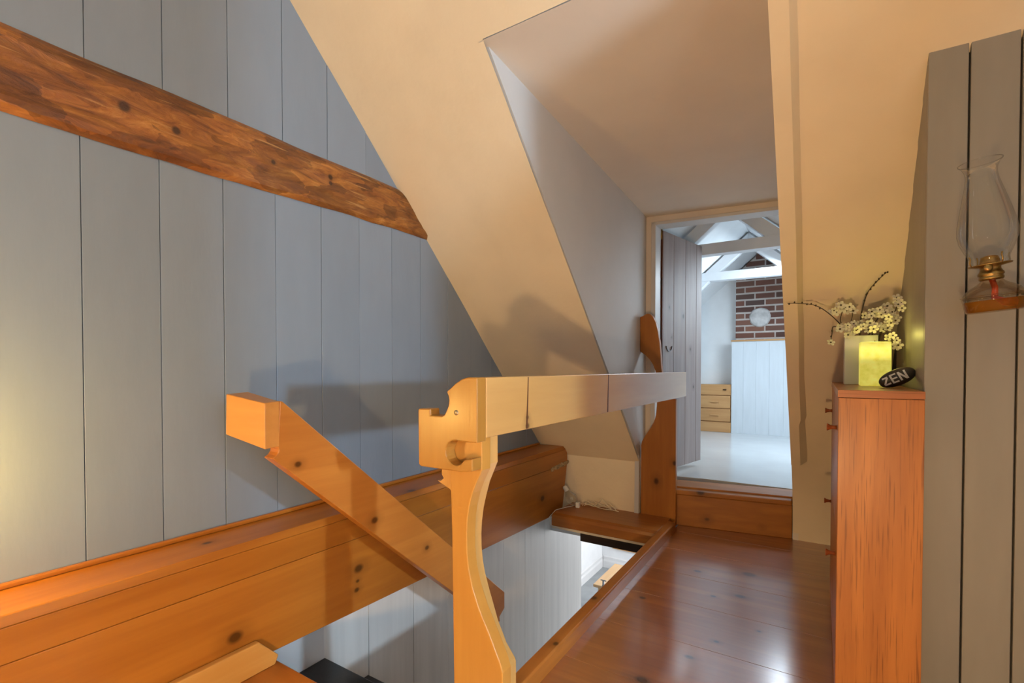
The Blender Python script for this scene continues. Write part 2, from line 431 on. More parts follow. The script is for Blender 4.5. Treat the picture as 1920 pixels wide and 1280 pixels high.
def beam_mat():
    m, nt, b = new_mat('hewn_beam_wood')
    tc = N(nt, 'ShaderNodeTexCoord')
    mp = N(nt, 'ShaderNodeMapping'); mp.inputs['Scale'].default_value = (6, 3.2, 13)
    mp.inputs['Rotation'].default_value = (0.06, 0, 0)
    nt.links.new(tc.outputs['Object'], mp.inputs['Vector'])
    n1 = N(nt, 'ShaderNodeTexNoise'); n1.inputs['Scale'].default_value = 2.2; n1.inputs['Detail'].default_value = 9; n1.inputs['Roughness'].default_value = 0.7; n1.inputs['Distortion'].default_value = 0.8
    nt.links.new(mp.outputs[0], n1.inputs['Vector'])
    c = ramp(nt, n1.outputs['Fac'], [(0.27, (0.06, 0.017, 0.004)), (0.42, (0.19, 0.060, 0.012)), (0.56, (0.30, 0.105, 0.018)), (0.74, (0.50, 0.22, 0.052))])
    mpv = N(nt, 'ShaderNodeMapping'); mpv.inputs['Scale'].default_value = (6, 6.5, 17)
    nt.links.new(tc.outputs['Object'], mpv.inputs['Vector'])
    nd = N(nt, 'ShaderNodeTexNoise'); nd.inputs['Scale'].default_value = 1.5
    nt.links.new(mpv.outputs[0], nd.inputs['Vector'])
    av = N(nt, 'ShaderNodeVectorMath', operation='ADD')
    nt.links.new(mpv.outputs[0], av.inputs[0]); nt.links.new(nd.outputs['Color'], av.inputs[1])
    vo = N(nt, 'ShaderNodeTexVoronoi'); vo.inputs['Scale'].default_value = 1.0
    nt.links.new(av.outputs[0], vo.inputs['Vector'])
    vs_ = N(nt, 'ShaderNodeSeparateColor'); nt.links.new(vo.outputs['Color'], vs_.inputs[0])
    fac_ = ramp(nt, vs_.outputs[0], [(0.0, (0.50, 0.48, 0.45)), (0.6, (1.0, 1.0, 1.0)), (1.0, (1.45, 1.5, 1.5))])
    c = mixc(nt, 0.75, c, mixc(nt, 1.0, c, fac_, 'MULTIPLY'))
    # splintered pale fibres
    mp2 = N(nt, 'ShaderNodeMapping'); mp2.inputs['Scale'].default_value = (10, 5, 120)
    nt.links.new(tc.outputs['Object'], mp2.inputs['Vector'])
    n2 = N(nt, 'ShaderNodeTexNoise'); n2.inputs['Scale'].default_value = 1.0; n2.inputs['Detail'].default_value = 2
    nt.links.new(mp2.outputs[0], n2.inputs['Vector'])
    n3 = N(nt, 'ShaderNodeTexNoise'); n3.inputs['Scale'].default_value = 5; n3.inputs['Detail'].default_value = 1
    nt.links.new(tc.outputs['Object'], n3.inputs['Vector'])
    fib = ramp(nt, n2.outputs['Fac'], [(0.60, (0, 0, 0)), (0.68, (1, 1, 1))])
    msk = ramp(nt, n3.outputs['Fac'], [(0.50, (0, 0, 0)), (0.62, (1, 1, 1))])
    c = mixc(nt, mathn(nt, 'MULTIPLY', mathn(nt, 'MULTIPLY', fib, msk), 0.7), c, (0.50, 0.26, 0.085))
    for (ky, kz, kr) in [(0.617, 1.838, 0.016), (0.757, 1.823, 0.013), (1.345, 1.866, 0.012), (1.345, 1.84, 0.009), (1.09, 1.84, 0.009)]:
        sub = N(nt, 'ShaderNodeVectorMath', operation='SUBTRACT')
        nt.links.new(tc.outputs['Object'], sub.inputs[0]); sub.inputs[1].default_value = (-1.78, ky, kz)
        mul = N(nt, 'ShaderNodeVectorMath', operation='MULTIPLY')
        nt.links.new(sub.outputs[0], mul.inputs[0]); mul.inputs[1].default_value = (0.2 / kr, 1 / kr, 1 / kr)
        ln = N(nt, 'ShaderNodeVectorMath', operation='LENGTH'); nt.links.new(mul.outputs[0], ln.inputs[0])
        hl = ramp(nt, mathn(nt, 'MULTIPLY', ln.outputs['Value'], 0.3), [(0.2, (1, 1, 1)), (0.36, (0.2, 0.2, 0.2)), (0.7, (0, 0, 0))])
        c = mixc(nt, mathn(nt, 'MULTIPLY', hl, 0.9), c, (0.03, 0.008, 0.003))
    nt.links.new(c, b.inputs['Base Color'])
    b.inputs['Roughness'].default_value = 0.38
    bp = N(nt, 'ShaderNodeBump'); bp.inputs['Strength'].default_value = 0.9; bp.inputs['Distance'].default_value = 0.006
    hsum = mathn(nt, 'ADD', n1.outputs['Fac'], mathn(nt, 'MULTIPLY', vo.outputs['Distance'], 0.8))
    nt.links.new(hsum, bp.inputs['Height']); nt.links.new(bp.outputs[0], b.inputs['Normal'])
    return m


M['hewn'] = beam_mat()


# ================================================================== STRUCTURE
ROOF = 3.70


def roof_c(y, x):
    """Y + Z along the sagging plaster slope"""
    return ROOF + 0.022 * math.sin(max(0, min(1, (y - 1.0) / 2.3)) * PI) - 0.012 + 0.005 * noise.noise(Vector((x * 3, y * 3, 0)))


def clip_halfplane(poly, a, b, c):
    """keep a*u+b*v<=c"""
    out = []
    for i in range(len(poly)):
        p, q = poly[i], poly[(i + 1) % len(poly)]
        dp, dq = a * p[0] + b * p[1] - c, a * q[0] + b * q[1] - c
        if dp <= 0: out.append(p)
        if dp * dq < 0:
            t = dp / (dp - dq)
            out.append((p[0] + (q[0] - p[0]) * t, p[1] + (q[1] - p[1]) * t))
    return out


# ---- left gable wall: grey boards, each its own piece
wl = box('wall_left', -1.90, -1.824, -2.5, 4.6, 0.30, 3.4, M['gap'])
tag(wl, 'grey painted gable wall of wide vertical boards', None, None, 'structure')
low = [-0.47, -0.27, -0.07, 0.13, 0.32, 0.518, 0.716, 0.913, 1.109, 1.315, 1.516, 1.718, 1.921, 2.142, 2.36, 2.58, 2.80, 3.02, 3.3]
upp = [-0.46, -0.26, -0.06, 0.14, 0.335, 0.530, 0.728, 0.933, 1.142, 1.348, 1.557, 1.77, 1.98]
for k in range(len(low) - 1):
    g = 0.0010
    poly = [(low[k] + g, 0.40), (low[k + 1] - g, 0.40), (low[k + 1] - g, 1.75), (low[k] + g, 1.75)]
    poly = clip_halfplane(poly, 1, 1, ROOF + 0.05)
    if len(poly) > 2: prism('board', poly, 'x', -1.822, -1.80 + random.uniform(-0.0012, 0.0012), M['greyboard'], wl, 0.0012)
for k in range(len(upp) - 1):
    g = 0.0010
    poly = [(upp[k] + g, 1.90), (upp[k + 1] - g, 1.90), (upp[k + 1] - g, 3.38), (upp[k] + g, 3.38)]
    poly = clip_halfplane(poly, 1, 1, ROOF + 0.05)
    if len(poly) > 2: prism('board', poly, 'x', -1.822, -1.80 + random.uniform(-0.0012, 0.0012), M['greyboard'], wl, 0.0012)
box('board', -1.822, -1.80, -2.5, -0.472, 0.40, 3.38, M['greyboard'], wl)

# ---- sloped plaster ceiling with the dormer opening
v, f = [], []


def roof_patch(xs, ys):
    b0 = len(v)
    for y in ys:
        for x in xs:
            v.append((x, y, roof_c(y, x) - y))
    nx = len(xs)
    for j in range(len(ys) - 1):
        for i in range(nx - 1):
            f.append((b0 + j * nx + i, b0 + j * nx + i + 1, b0 + (j + 1) * nx + i + 1, b0 + (j + 1) * nx + i))


def rng(a, b, s):
    n = max(1, round((b - a) / s))
    return [a + (b - a) * i / n for i in range(n + 1)]


CH, RC, TOPY = -1.052, -0.138, 1.452
roof_patch(rng(-1.83, CH, 0.06), rng(TOPY, 3.29, 0.05))
roof_patch(rng(RC, 2.32, 0.06), rng(TOPY, 3.05, 0.05))
xs_ = rng(RC, 1.0, 0.06); b0 = len(v)
for k in range(13):
    t = k / 12
    for x in xs_:
        z0_ = roof_c(3.05, x) - 3.05
        p0, p1, p2 = Vector((3.05, z0_)), Vector((3.424, z0_ - 0.374)), Vector((3.424, -0.005))
        q = p0 * (1 - t) ** 2 + p1 * 2 * t * (1 - t) + p2 * t * t
        v.append((x, q.x, q.y))
for k in range(12):
    for i in range(len(xs_) - 1):
        a_ = b0 + k * len(xs_) + i
        f.append((a_, a_ + 1, a_ + len(xs_) + 1, a_ + len(xs_)))
roof_patch(rng(-1.83, CH, 0.06)[:-1] + rng(CH, RC, 0.06)[:-1] + rng(RC, 2.32, 0.06), rng(0.35, TOPY, 0.06))
# flat ceiling beyond the ridge end of the slope
b0 = len(v)
zt = ROOF - 0.36
v += [(-1.83, 0.352, zt), (2.32, 0.352, zt), (2.32, -2.5, zt), (-1.83, -2.5, zt)]
f.append((b0, b0 + 1, b0 + 2, b0 + 3))
ceil_o = mesh('ceiling', v, f, M['plaster'], smooth=True)
tag(ceil_o, 'cream plastered sloping ceiling around the dormer opening', None, None, 'structure')

# raised plaster strip beside the dormer opening (wavy edge)
v, f = [], []
ys = rng(1.30, 3.16, 0.03)
nrm = Vector((0, -1, -1)).normalized()
for j, y in enumerate(ys):
    w1 = -0.086 + 0.005 * noise.noise(Vector((0, y * 3.1, 2))) + (-0.008 if y > 2.9 else 0)
    w2 = w1 + 0.022 + 0.003 * noise.noise(Vector((4, y * 6, 2))) + (max(0, y - 2.7) * 0.035)
    h = 0.034
    for x, hh in ((RC + 0.0005, -0.01), (RC + 0.0005, h), (w1, h), (w2, -0.004)):
        p = Vector((x, y, roof_c(y, x) - y)) + nrm * hh
        v.append(p)
for j in range(len(ys) - 1):
    for i in range(3):
        f.append((j * 4 + i, j * 4 + i + 1, (j + 1) * 4 + i + 1, (j + 1) * 4 + i))
f.append((0, 1, 2, 3)); e = (len(ys) - 1) * 4; f.append((e + 3, e + 2, e + 1, e))
strip = mesh('trim_1', v, f, M['plaster'])
tag(strip, 'raised plaster strip with a wavy edge running up beside the doorway', None, None, 'structure')

# ---- dormer cheeks and flat ceiling
dz = lambda y: 2.245 - 0.0657 * (y - 1.45)


def door_wall_y(x): return 3.42 + (x + 1.05) * 0.115


v = [(CH, TOPY + 0.0, 2.28), (CH, 3.28, 0.45), (CH, 3.27, 0.0), (CH, door_wall_y(CH) + 0.02, 0.0), (CH, door_wall_y(CH) + 0.02, dz(3.44))]
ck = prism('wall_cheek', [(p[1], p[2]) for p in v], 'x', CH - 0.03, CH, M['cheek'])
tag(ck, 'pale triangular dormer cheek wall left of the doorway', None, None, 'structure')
v = [(TOPY + 0.0, 2.28), (3.43, 0.31), (3.42, 0.0), (3.56, 0.0), (3.56, dz(3.56))]
ck = prism('wall_cheek_right', v, 'x', RC, RC + 0.03, M['dormer'])
tag(ck, 'narrow dormer cheek wall right of the doorway', None, None, 'structure')
y1 = 3.62
dc = hexa('ceiling_dormer', [(CH - 0.02, TOPY, dz(TOPY)), (RC + 0.02, TOPY, dz(TOPY)), (RC + 0.02, y1, dz(y1)), (CH - 0.02, y1, dz(y1)),
                             (CH - 0.02, TOPY + 0.05, dz(TOPY) + 0.05), (RC + 0.02, TOPY + 0.05, dz(TOPY) + 0.05), (RC + 0.02, y1, dz(y1) + 0.05), (CH - 0.02, y1, dz(y1) + 0.05)], M['dormer'])
tag(dc, 'flat plaster dormer ceiling above the doorway', None, None, 'structure')

# ---- knee walls below the slope
kl = box('wall_knee_left', -1.83, CH + 0.001, 3.285, 3.36, -0.02, 0.43, M['plaster'])
tag(kl, 'low cream knee wall at the end of the stairwell', None, None, 'structure')
kr = box('wall_knee_right', RC, 1.0, 3.425, 3.50, -0.02, 0.30, M['plaster'])
tag(kr, 'low cream knee wall right of the doorway step', None, None, 'structure')

# ---- door wall with opening, frame, riser, threshold
OX0, OX1, OZ0, OZ1 = -0.985, -0.138, 0.25, 2.05


def slab_x(name, x0, x1, z0, z1, d0, d1, mat, parent=None, bevel=0.0):
    """box lying along the slightly skewed door wall"""
    pts = []
    for z in (z0, z1):
        pts += [(x0, door_wall_y(x0) + d0, z), (x1, door_wall_y(x1) + d0, z), (x1, door_wall_y(x1) + d1, z), (x0, door_wall_y(x0) + d1, z)]
    return hexa(name, pts, mat, parent, bevel)


dw = empty('wall_doorway', (-0.6, 3.46, 0), 'pale wall around the doorway to the bright far room', None, None, 'structure')
slab_x('jamb_wall', -3.2, OX0 - 0.03, 0.0, 3.2, 0.0, 0.10, M['dormer'], dw)
slab_x('jamb_wall', OX1 + 0.03, 2.6, 0.0, 3.2, 0.03, 0.10, M['dormer'], dw)
slab_x('head_wall', OX0 - 0.03, OX1 + 0.03, OZ1 + 0.02, 3.2, 0.0, 0.10, M['dormer'], dw)
slab_x('sill_wall', OX0 - 0.03, OX1 + 0.03, -0.02, 0.18, 0.0, 0.10, M['dormer'], dw)
tr = empty('trim_2', (-0.98, 3.43, 0.25), 'white painted frame lining the doorway', None, None, 'structure')
slab_x('jamb', OX0 - 0.03, OX0, 0.25, OZ1 + 0.02, -0.012, 0.12, M['jamb'], tr, 0.002)
slab_x('head', OX0 - 0.03, OX1 + 0.01, OZ1, OZ1 + 0.022, -0.012, 0.12, M['jamb'], tr, 0.002)
rs = empty('trim_3', (-0.5, 3.36, 0), 'varnished pine riser board below the doorway', None, None, 'structure')
yr = lambda x: 3.325 + (x + 0.81) * 0.155


def slab_r(name, x0, x1, z0, z1, d0, d1, mat, parent, bevel=0.0):
    pts = []
    for z in (z0, z1):
        pts += [(x0, yr(x0) + d0, z), (x1, yr(x1) + d0, z), (x1, yr(x1) + d1, z), (x0, yr(x0) + d1, z)]
    return hexa(name, pts, mat, parent, bevel)


slab_r('riser_board', -0.83, -0.142, 0.0, 0.205, 0.0, 0.03, M['riser_x'], rs, 0.003)
slab_r('nosing', -0.83, -0.142, 0.205, 0.238, -0.012, 0.08, M['riser_x'], rs, 0.008)
slab_r('threshold', -0.98, -0.142, 0.21, 0.249, 0.055, 0.26, M['riser_x'], rs, 0.004)

# ---- plank door, swung open into the far room
dr = empty('door_1', (-0.975, 3.56, 0.30), 'weathered grey plank door standing open into the far room', None, None, 'structure')
A, B = Vector((-0.972, 3.565, 0)), Vector((-0.832, 4.20, 0))
d = (B - A); L = d.length; d.normalize(); nn = Vector((d.y, -d.x, 0))
ts = [0.0, 0.255, 0.555, 0.845, 1.0]
zb, ztp = 0.295, 2.045
for i in range(4):
    a = A + d * (ts[i] * L + 0.002); b = A + d * (ts[i + 1] * L - 0.002)
    pts = []
    for z in (zb, ztp):
        pts += [a + Vector((0, 0, z)), b + Vector((0, 0, z)), b - nn * 0.026 + Vector((0, 0, z)), a - nn * 0.026 + Vector((0, 0, z))]
    hexa('plank', pts, M['doorplank'], dr, 0.002)
a = A - d * 0.012; b = A - d * 0.0005
pts = []
for z in (zb, ztp):
    pts += [a + Vector((0, 0, z)), b + Vector((0, 0, z)), b - nn * 0.03 + Vector((0, 0, z)), a - nn * 0.03 + Vector((0, 0, z))]
hexa('edge_strip', pts, M['dooredge'], dr, 0.002)
for zz in (0.42, 1.86):
    a = A + d * 0.03; b = A + d * (L - 0.03)
    pts = []
    for z in (zz, zz + 0.12):
        pts += [a - nn * 0.027 + Vector((0, 0, z)), b - nn * 0.027 + Vector((0, 0, z)), b - nn * 0.05 + Vector((0, 0, z)), a - nn * 0.05 + Vector((0, 0, z))]
    hexa('ledger', pts, M['doorplank'], dr, 0.003)
for zz in (0.55, 1.62, 1.98):
    p = A - d * 0.010 - nn * 0.01
    tube('hinge', [p + Vector((0, 0, zz)), p + Vector((0, 0, zz + 0.075))], 0.008, M['darkmetal'] if zz < 1.9 else M['brass'], dr, 10)
p = A + d * 0.09 + nn * 0.004 + Vector((0, 0, 1.22))
arc = [p + d * (0.045 * math.cos(t)) + Vector((0, 0, 0.045 * math.sin(t))) for t in [PI * (1.05 + 0.9 * i / 10) for i in range(11)]]
tube('latch_pull', arc, 0.004, M['grey_metal'], dr, 6)

# ---- right-hand grey board walls, warm light in their colour (corner by the cabinet)
WRX, WRY = 0.245, 1.78
wr = empty('wall_right', (0.4, 1.8, 0), 'grey painted board wall holding the oil lamp, warm light in its colour', None, None, 'structure')
box('backing', WRX + 0.02, 1.0, WRY + 0.018, WRY + 0.05, 0, 2.0, M['gap'], wr)
js = [WRX, 0.331, 0.431, 0.540, 0.66, 0.78, 0.89, 0.955]
for k in range(len(js) - 1):
    g = 0.0022
    box('board', js[k] + (0 if k == 0 else g), js[k + 1] - g, WRY, WRY + 0.02, 0, 1.945, M['greyboard_warm_lit'], wr, 0.002)
ws = empty('wall_side', (0.25, 2.2, 0), 'narrow grey board wall behind the cabinet, warm light in its colour', None, None, 'structure')
box('backing', WRX + 0.014, WRX + 0.03, WRY + 0.02, 3.45, 0, 1.9, M['gap'], ws)
ys = [WRY + 0.0205, 1.87, 1.96, 2.06, 2.16, 2.27, 2.39, 2.51, 2.64, 2.78, 2.95, 3.2, 3.44]
for k in range(len(ys) - 1):
    g = 0.001
    poly = [(ys[k] + g, 0), (ys[k + 1] - g, 0), (ys[k + 1] - g, 1.95), (ys[k] + g, 1.95)]
    poly = clip_halfplane(poly, 1, 1, ROOF + 0.06)
    xs0 = WRX + 0.0 + (0.022 * (ys[k] - 1.8))
    prism('board', poly, 'x', xs0, WRX + 0.04, M['greyboard_warm_lit'], ws, 0.002)

# out-of-frame right side: added wall block to cut the strobe light, and window wall
cl = box('wall_light_block', 0.957, 2.30, 1.135, 1.80, 0, 2.35, M['greyboard_warm_lit'])
tag(cl, 'added unseen wall block cutting the strobe light right of the oil lamp', None, None, 'structure')  # unseen block, added to end the strobe light on the far side
ww = empty('wall_side_room', (2.33, 0.0, 0), 'plastered end wall of the side room with its window', None, None, 'structure')
box('wall_panel', 2.30, 2.36, -2.5, -1.60, 0, 3.4, M['plaster'], ww)
box('wall_panel', 2.30, 2.36, -0.30, 1.8, 0, 3.4, M['plaster'], ww)
box('wall_panel', 2.30, 2.36, -1.60, -0.30, 0, 0.90, M['plaster'], ww)
box('wall_panel', 2.30, 2.36, -1.60, -0.30, 2.10, 3.4, M['plaster'], ww)
wn = empty('window_1', (2.33, -0.95, 0.9), 'casement window of the side room letting in daylight', None, None, 'structure')
for (y0, y1, z0, z1) in [(-1.60, -1.55, 0.90, 2.10), (-0.35, -0.30, 0.90, 2.10), (-1.55, -0.35, 0.90, 0.95), (-1.55, -0.35, 2.05, 2.10), (-0.97, -0.93, 0.95, 2.05)]:
    box('window_frame', 2.31, 2.35, y0, y1, z0, z1, M['skirt'], wn)
for (y0, y1) in ((-1.549, -0.971), (-0.929, -0.351)):
    box('pane', 2.328, 2.332, y0, y1, 0.951, 2.049, M['glass'], wn)
o = box('wall_light_stub', 1.08, 1.14, 0.35, 0.80, 0, 3.3, M['greyboard_warm_lit']); tag(o, 'added unseen wall stub cutting the strobe light beside the side room opening', None, None, 'structure')  # unseen stub, added to keep the strobe off the near wall

# ---- floor boards
fl = empty('floor', (-0.2, 2, 0), 'varnished pine floorboards of the passage', None, None, 'structure')
fj = [-2.2, -1.86, -1.53, -1.2, -0.86, -0.53, -0.2, 0.13, 0.46, 0.80]
fj2 = [0.99, 1.27, 1.585, 1.903, 2.232, 2.545, 2.877, 3.2, 3.45]
for k in range(len(fj) - 1):
    box('board', -1.62, 2.3, fj[k] + 0.0008, fj[k + 1] - 0.0008, -0.03, 0.0, M['floor_x'], fl, 0.001)
box('board', -0.80, 2.3, 0.8008, 0.9892, -0.03, 0.0, M['floor_x'], fl, 0.001)
for k in range(len(fj2) - 1):
    box('board', -0.80, 0.95, fj2[k] + 0.0008, fj2[k + 1] - 0.0008, -0.03, random.uniform(-0.0006, 0.0), M['floor_x'], fl, 0.001)
ld = empty('floor_landing', (-1.2, 0.9, 0), 'orange pine landing boards at the head of the stairs', None, None, 'structure')
box('board', -1.60, -0.93, 0.62, 0.80, 0.0, 0.030, M['landing'], ld, 0.002)
box('nosing_board', -1.60, -0.93, 0.802, 0.975, 0.0, 0.032, M['landing'], ld, 0.006)

# curb along the floor edge, header at the far end of the stairwell
cb = prism('trim_4', [(-0.838, -0.02), (-0.782, -0.02), (-0.785, 0.048), (-0.79, 0.055), (-0.832, 0.055), (-0.838, 0.048)], 'y', 1.2, 3.20, M['curb_y'], None, 0.003)
tag(cb, 'pine curb edging the floor beside the stairwell', None, None, 'structure')
hd = empty('trim_5', (-1.2, 3.1, 0), 'rounded pine header board across the end of the stairwell', None, None, 'structure')
poly = [(3.29, 0.05), (2.985, 0.05), (2.962, 0.040), (2.955, 0.02), (2.955, -0.035), (3.29, -0.035)]
prism('header_board', poly, 'x', -1.56, -0.838, M['curb_x'], hd, 0.004)
box('plaster_edge', -1.56, -0.838, 2.965, 3.35, -0.052, -0.036, M['plaster'], hd)
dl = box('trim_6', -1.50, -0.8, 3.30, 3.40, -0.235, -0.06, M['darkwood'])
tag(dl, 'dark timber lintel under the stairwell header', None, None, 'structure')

# ---- white stairwell wall, boards
sw = box('wall_stairwell', -1.90, -1.822, -0.5, 3.98, -2.4, 0.30, M['gap'])
tag(sw, 'white painted board wall lining the stairwell', None, None, 'structure')
sj = [-0.5, 0.2, 0.75, 1.31, 1.56, 1.86, 2.14, 2.42, 2.72, 3.0, 3.3, 3.62, 3.985]
for k in range(len(sj) - 1):
    g = 0.0016 if sj[k] < 2 else 0.0006
    box('board', -1.822, -1.80 + random.uniform(-0.0006, 0.0006), sj[k] + g, sj[k + 1] - g, -2.4, 0.32, M['whiteboard'], sw, 0.001)
box('skirt_board', -1.7995, -1.785, 0.6, 1.306, -0.40, 0.10, M['skirt'], sw, 0.003)
box('skirt_cap', -1.7995, -1.78, 0.6, 1.300, 0.0, 0.018, M['skirt'], sw, 0.004)
ho = box('wall_stair_opposite', -0.838, -0.80, 0.95, 3.3, -2.4, -0.031, M['whiteboard'])
tag(ho, 'white wall under the floor edge inside the stairwell', None, None, 'structure')

# ---- black stairs going down
st = empty('staircase', (-1.3, 1.3, -2.3), 'black painted stair treads going down along the white boards', 'staircase')
for k in range(11):
    z = -0.19 - 0.2 * k; y = 0.99 + 0.235 * k
    prism('tread', [(y - 0.02, z - 0.032), (y + 0.315, z - 0.032), (y + 0.328, z - 0.016), (y + 0.315, z), (y - 0.02, z)], 'x', -1.784, -0.845, M['black'], st, 0.003)
    box('riser', -1.784, -0.845, y - 0.035, y - 0.021, z, z + 0.168, M['skirt'], st)

# ================================================================== FAR ROOM
ff = box('floor_far_room', -3.0, 2.4, 3.70, 7.0, 0.15, 0.25, M['farfloor'])
tag(ff, 'pale glossy floor of the bright far room', None, None, 'structure')
ff2 = slab_x('floor_far_threshold', OX0, OX1, 0.15, 0.2495, 0.24, 0.36, M['farfloor'])
tag(ff2, 'pale painted floor strip just inside the doorway', None, None, 'structure')
RX, RZ, RS = -0.65, 2.47, 0.88
v, f = [], []
for sgn in (-1, 1):
    b0 = len(v)
    xe = RX + sgn * 1.75
    v += [(RX, 3.55, RZ), (RX, 7.0, RZ), (xe, 7.0, RZ - 1.75 * RS), (xe, 3.55, RZ - 1.75 * RS)]
    f.append((b0, b0 + 1, b0 + 2, b0 + 3))
fc = mesh('ceiling_far_room', v, f, M['farwhite'])
tag(fc, 'white sloping ceiling of the far room', None, None, 'structure')
o = box('wall_far_left', -2.42, -2.36, 3.55, 7.0, 0.2, 1.1, M['farwhite']); tag(o, 'white knee wall on the left of the far room', None, None, 'structure')
o = box('wall_far_right', 1.06, 1.12, 3.55, 7.0, 0.2, 1.1, M['farwhite']); tag(o, 'white knee wall on the right of the far room', None, None, 'structure')
o = prism('wall_far_gable', [(-2.42, 0.2), (1.12, 0.2), (1.12, 0.95), (RX, RZ + 0.02), (-2.42, 0.95)], 'y', 6.74, 6.80, M['farwhite'])
tag(o, 'white gable wall behind the brick chimney', None, None, 'structure')


def truss(y, label):
    t = empty('roof_truss', (RX, y, 1.97), label, 'roof beam', 'white roof trusses of the far room')
    box('tie_beam', -2.0, 0.7, y - 0.05, y + 0.05, 1.985, 2.075, M['farbeam'], t, 0.004)
    for sgn in (-1, 1):
        w = 0.13
        poly = [(RX, 2.315), (RX, 2.315 + w), (RX + sgn * 1.6, 2.315 + w - 1.6 * RS), (RX + sgn * 1.6, 2.315 - 1.6 * RS)]
        prism('rafter', poly, 'y', y - 0.045, y + 0.045, M['farbeam'], t, 0.003)


truss(4.30, 'white roof truss nearest the doorway in the far room')
truss(5.60, 'white roof truss just in front of the brick chimney')

# brick chimney
ch = empty('brick_chimney', (-0.55, 6.65, 0.25), 'red brick chimney rising behind the white panelled box', 'chimney')
CXL, CXR, CY = -0.905, -0.15, 6.62
prism('mortar_core', [(CXL + 0.004, 0.3), (CXR - 0.004, 0.3), (CXR - 0.004, 2.47 - abs(CXR - RX) * RS), (RX, 2.45), (CXL + 0.004, 2.45 - (RX - CXL) * RS)], 'y', CY + 0.006, 6.735, M['mortar'], ch)
bl, bh, gp, course = 0.205, 0.058, 0.016, 0.0795
bmesh_cache = {}


def brick_at(x0, x1, z):
    w = round(x1 - x0, 4)
    zt_ = z + bh
    def rz(x): return 2.452 - abs(x - RX) * RS
    if zt_ > min(rz(x0), rz(x1)):
        poly = [(x0, z), (x1, z), (x1, zt_), (x0, zt_)]
        poly = clip_halfplane(poly, -RS, 1, 2.452 - RX * RS + 0) if False else poly
        poly = clip_halfplane(poly, RS, 1, 2.452 + RX * RS)
        poly = clip_halfplane(poly, -RS, 1, 2.452 - RX * RS)
        if len(poly) < 3: return
        a = sum(poly[i][0] * poly[(i + 1) % len(poly)][1] - poly[(i + 1) % len(poly)][0] * poly[i][1] for i in range(len(poly))) / 2
        if abs(a) < 0.0006: return
        prism('brick', poly, 'y', CY - random.uniform(0, 0.004), CY + 0.03, M['brick'], ch)
        return
    if w not in bmesh_cache:
        me = bpy.data.meshes.new('brick')
        vv = [(0, 0, 0), (w, 0, 0), (w, 0.03, 0), (0, 0.03, 0), (0, 0, bh), (w, 0, bh), (w, 0.03, bh), (0, 0.03, bh)]
        me.from_pydata(vv, [], [(0, 3, 2, 1), (4, 5, 6, 7), (0, 1, 5, 4), (1, 2, 6, 5), (2, 3, 7, 6), (3, 0, 4, 7)])
        me.materials.append(M['brick'])
        bmesh_cache[w] = me
    o = bpy.data.objects.new('brick', bmesh_cache[w])
    link(o, ch)
    o.location = (x0, CY - random.uniform(0, 0.005), z + random.uniform(-0.001, 0.001))


r = 0
z = 1.345
while z < 2.45:
    x = CXL
    first = True
    while x < CXR - 0.02:
        w = bl if not (first and r % 2 == 0) else bl * 0.46
        first = False
        x1 = min(x + w, CXR)
        brick_at(x, x1, z)
        x = x1 + gp
    z += course; r += 1
# flue cover
v, f = [], []
n = 36
for k in range(n):
    a = 2 * PI * k / n
    rr = 0.118 + 0.008 * noise.noise(Vector((math.cos(a) * 2, math.sin(a) * 2, 1)))
    v += [(-0.635 + rr * math.cos(a), CY - 0.004, 1.668 + rr * math.sin(a)), (-0.635 + rr * 0.9 * math.cos(a), CY - 0.02, 1.668 + rr * 0.9 * math.sin(a))]
for k in range(n):
    j = (k + 1) % n
    f.append((2 * k, 2 * j, 2 * j + 1, 2 * k + 1))
f.append(tuple(2 * k + 1 for k in range(n)))
fo = mesh('flue_cover', v, f, M['flue'], ch)
fo['label'] = 'round whitish flue cover'

# white panelled box before the chimney
pb = empty('panelled_box', (-0.6, 6.55, 0.25), 'white board-panelled box standing before the brick chimney', 'cabinet')
xs = [-0.933, -0.80, -0.66, -0.52, -0.37, -0.22, -0.06, 0.10]
for k in range(len(xs) - 1):
    box('board', xs[k] + 0.0004, xs[k + 1] - 0.0004, 6.50, 6.52, 0.25, 1.375, M['farpanel'], pb, 0.0008)
box('top_board', -0.94, 0.11, 6.49, 6.615, 1.376, 1.394, M['drawer_x'], pb, 0.002)
box('side_board', -0.933, -0.915, 6.521, 6.735, 0.25, 1.375, M['farwhite'], pb)

# built-in pine drawers
dwr = empty('drawer_chest', (-1.4, 6.6, 0.25), 'built-in pine drawer unit beside the white panelled box', 'chest')
box('carcass', -1.80, -0.936, 6.535, 6.735, 0.25, 0.845, M['drawer_x'], dwr)
box('top_rail', -1.80, -0.938, 6.51, 6.534, 0.715, 0.845, M['drawer_x'], dwr, 0.003)
box('plinth', -1.80, -0.938, 6.505, 6.534, 0.251, 0.375, M['drawer_x'], dwr, 0.003)
for (z0, z1) in ((0.385, 0.540), (0.55, 0.705)):
    for (x0, x1) in ((-1.79, -1.375), (-1.365, -0.945)):
        dd = box('drawer', x0, x1, 6.515, 6.534, z0, z1, M['drawer_x'], dwr, 0.004)
        cx = (x0 + x1) / 2 + 0.0
        box('pull', cx - 0.05 + 0.03, cx + 0.05 + 0.03, 6.498, 6.514, (z0 + z1) / 2 - 0.008, (z0 + z1) / 2 + 0.008, M['drawer_x'], dd, 0.004)
box('latch', -1.03, -0.99, 6.498, 6.509, 0.775, 0.79, M['darkmetal'], dwr, 0.002)

